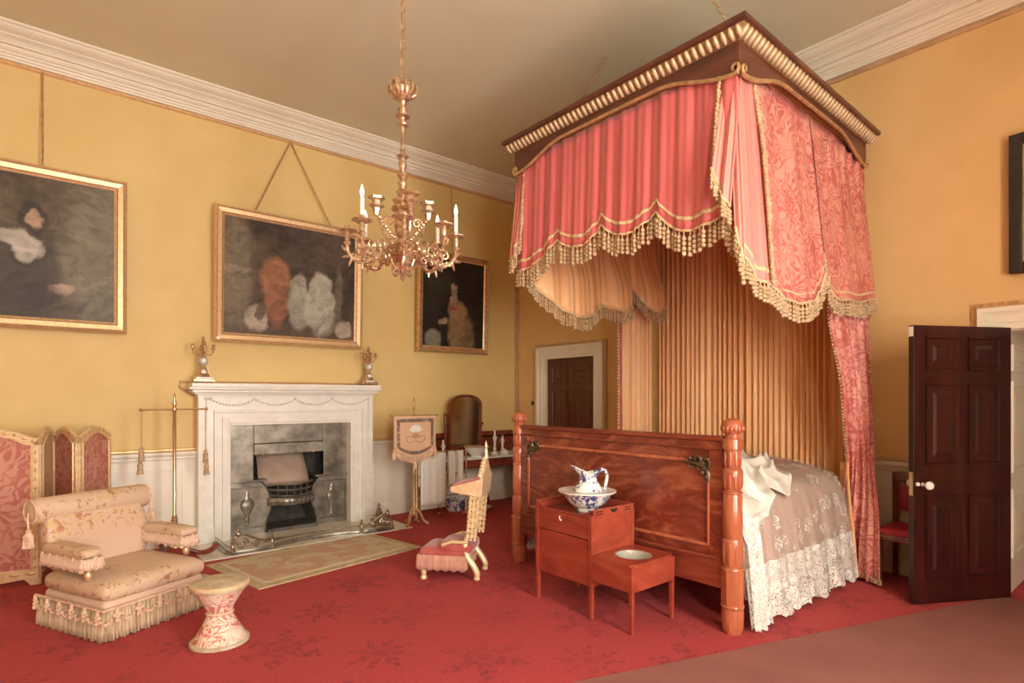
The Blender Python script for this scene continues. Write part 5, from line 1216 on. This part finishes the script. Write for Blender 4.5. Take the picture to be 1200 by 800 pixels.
def place(m, th):
    w = Vector((math.sin(ca)*math.cos(th)+math.cos(ca)*math.sin(th), -math.cos(ca)*math.cos(th)+math.sin(ca)*math.sin(th), 0))
    return m.xf(Matrix.Rotation(math.atan2(w.y, w.x), 4, 'Z'))
for k in range(8):
    th = math.radians(12+45*k)
    R = .37
    m = MB().tube(spline([(.07,0,.20),(.13,0,.235),(.19,0,.17),(.25,0,.12),(.32,0,.135),(.365,0,.19),(.37,0,.24)], 5), [.016]*10+[.013]*21, 7)
    for i in range(16):
        t = i/15; x = lerp(.09,.34,t); z = interp([(.07,.20),(.13,.235),(.19,.17),(.25,.12),(.32,.135),(.37,.19)], x); m.ball((x, rnd.uniform(-.02,.02), z+rnd.uniform(-.012,.02)), 1, 6, 5, (.018,.012,.015))
    for (c0, r0, s0) in (((.20,.215), .038, 1), ((.29,.19), .034, -1), ((.15,.15), .03, 1)):
        m.tube([(c0[0]+s0*r0*(1-.75*t/16)*math.cos(t*.5), 0, c0[1]+r0*(1-.75*t/16)*math.sin(t*.5)) for t in range(17)], .008, 5)
    for (px0, pz0, dx, dz) in ((.36,.16,.045,-.01),(.34,.14,.02,-.045),(.27,.12,.0,-.04),(.38,.2,.03,.03)): m.tube([(px0,0,pz0),(px0+dx*.6,0,pz0+dz*.5),(px0+dx,0,pz0+dz*1.1)], [.012,.01,.003], 5)
    ar = place(m, th).build('arm', PINKGILT, ch, smooth=True, local=True)
    m = MB().lathe([(.018,.235),(.026,.25),(.014,.265),(.02,.30),(.016,.315),(.05,.322),(.066,.332),(.066,.338),(.045,.333),(.022,.335),(.024,.36),(.018,.365),(0,.365)], (R,0,0), 14, .04, 7)
    place(m, th).build('drip_pan', PINKGILT, ar, smooth=True, local=True)
    if k in (0, 1, 3, 5):
        m = MB().lathe([(.0145,.36),(.0145,.475),(.008,.482),(0,.482)], (R,0,0), 10); cdl = place(m, th).build('candle', CANDLE, ar, smooth=True, local=True)
        m = MB().lathe([(.006,.48),(.012,.50),(.014,.515),(.008,.54),(.0,.565)], (R,0,0), 8); place(m, th).build('flame_bulb', BULB, ar, smooth=True, local=True)
for k in range(4):
    th = math.radians(20+90*k)
    if k == 3: th = math.radians(300)
    m = MB().tube(spline([(.05,0,.33),(.09,0,.28),(.13,0,.32),(.15,0,.40),(.175,0,.45)], 5), .011, 6)
    m.tube([(.10+.035*(1-.7*t/16)*math.cos(t*.5), 0, .41+.035*(1-.7*t/16)*math.sin(t*.5)) for t in range(17)], .009, 5)
    for i in range(8): m.ball((.06+.014*i, rnd.uniform(-.02,.02), .30+.018*i), .014, 6, 5)
    ar = place(m, th).build('upper_arm', PINKGILT, ch, smooth=True, local=True)
    m = MB().lathe([(.014,.44),(.022,.46),(.028,.49),(.045,.50),(.05,.51),(.03,.512),(.03,.54),(.05,.55),(.055,.565),(.03,.56),(0,.55)], (.178,0,0), 12, .08, 6); place(m, th).build('cup', PINKGILT, ar, smooth=True, local=True)
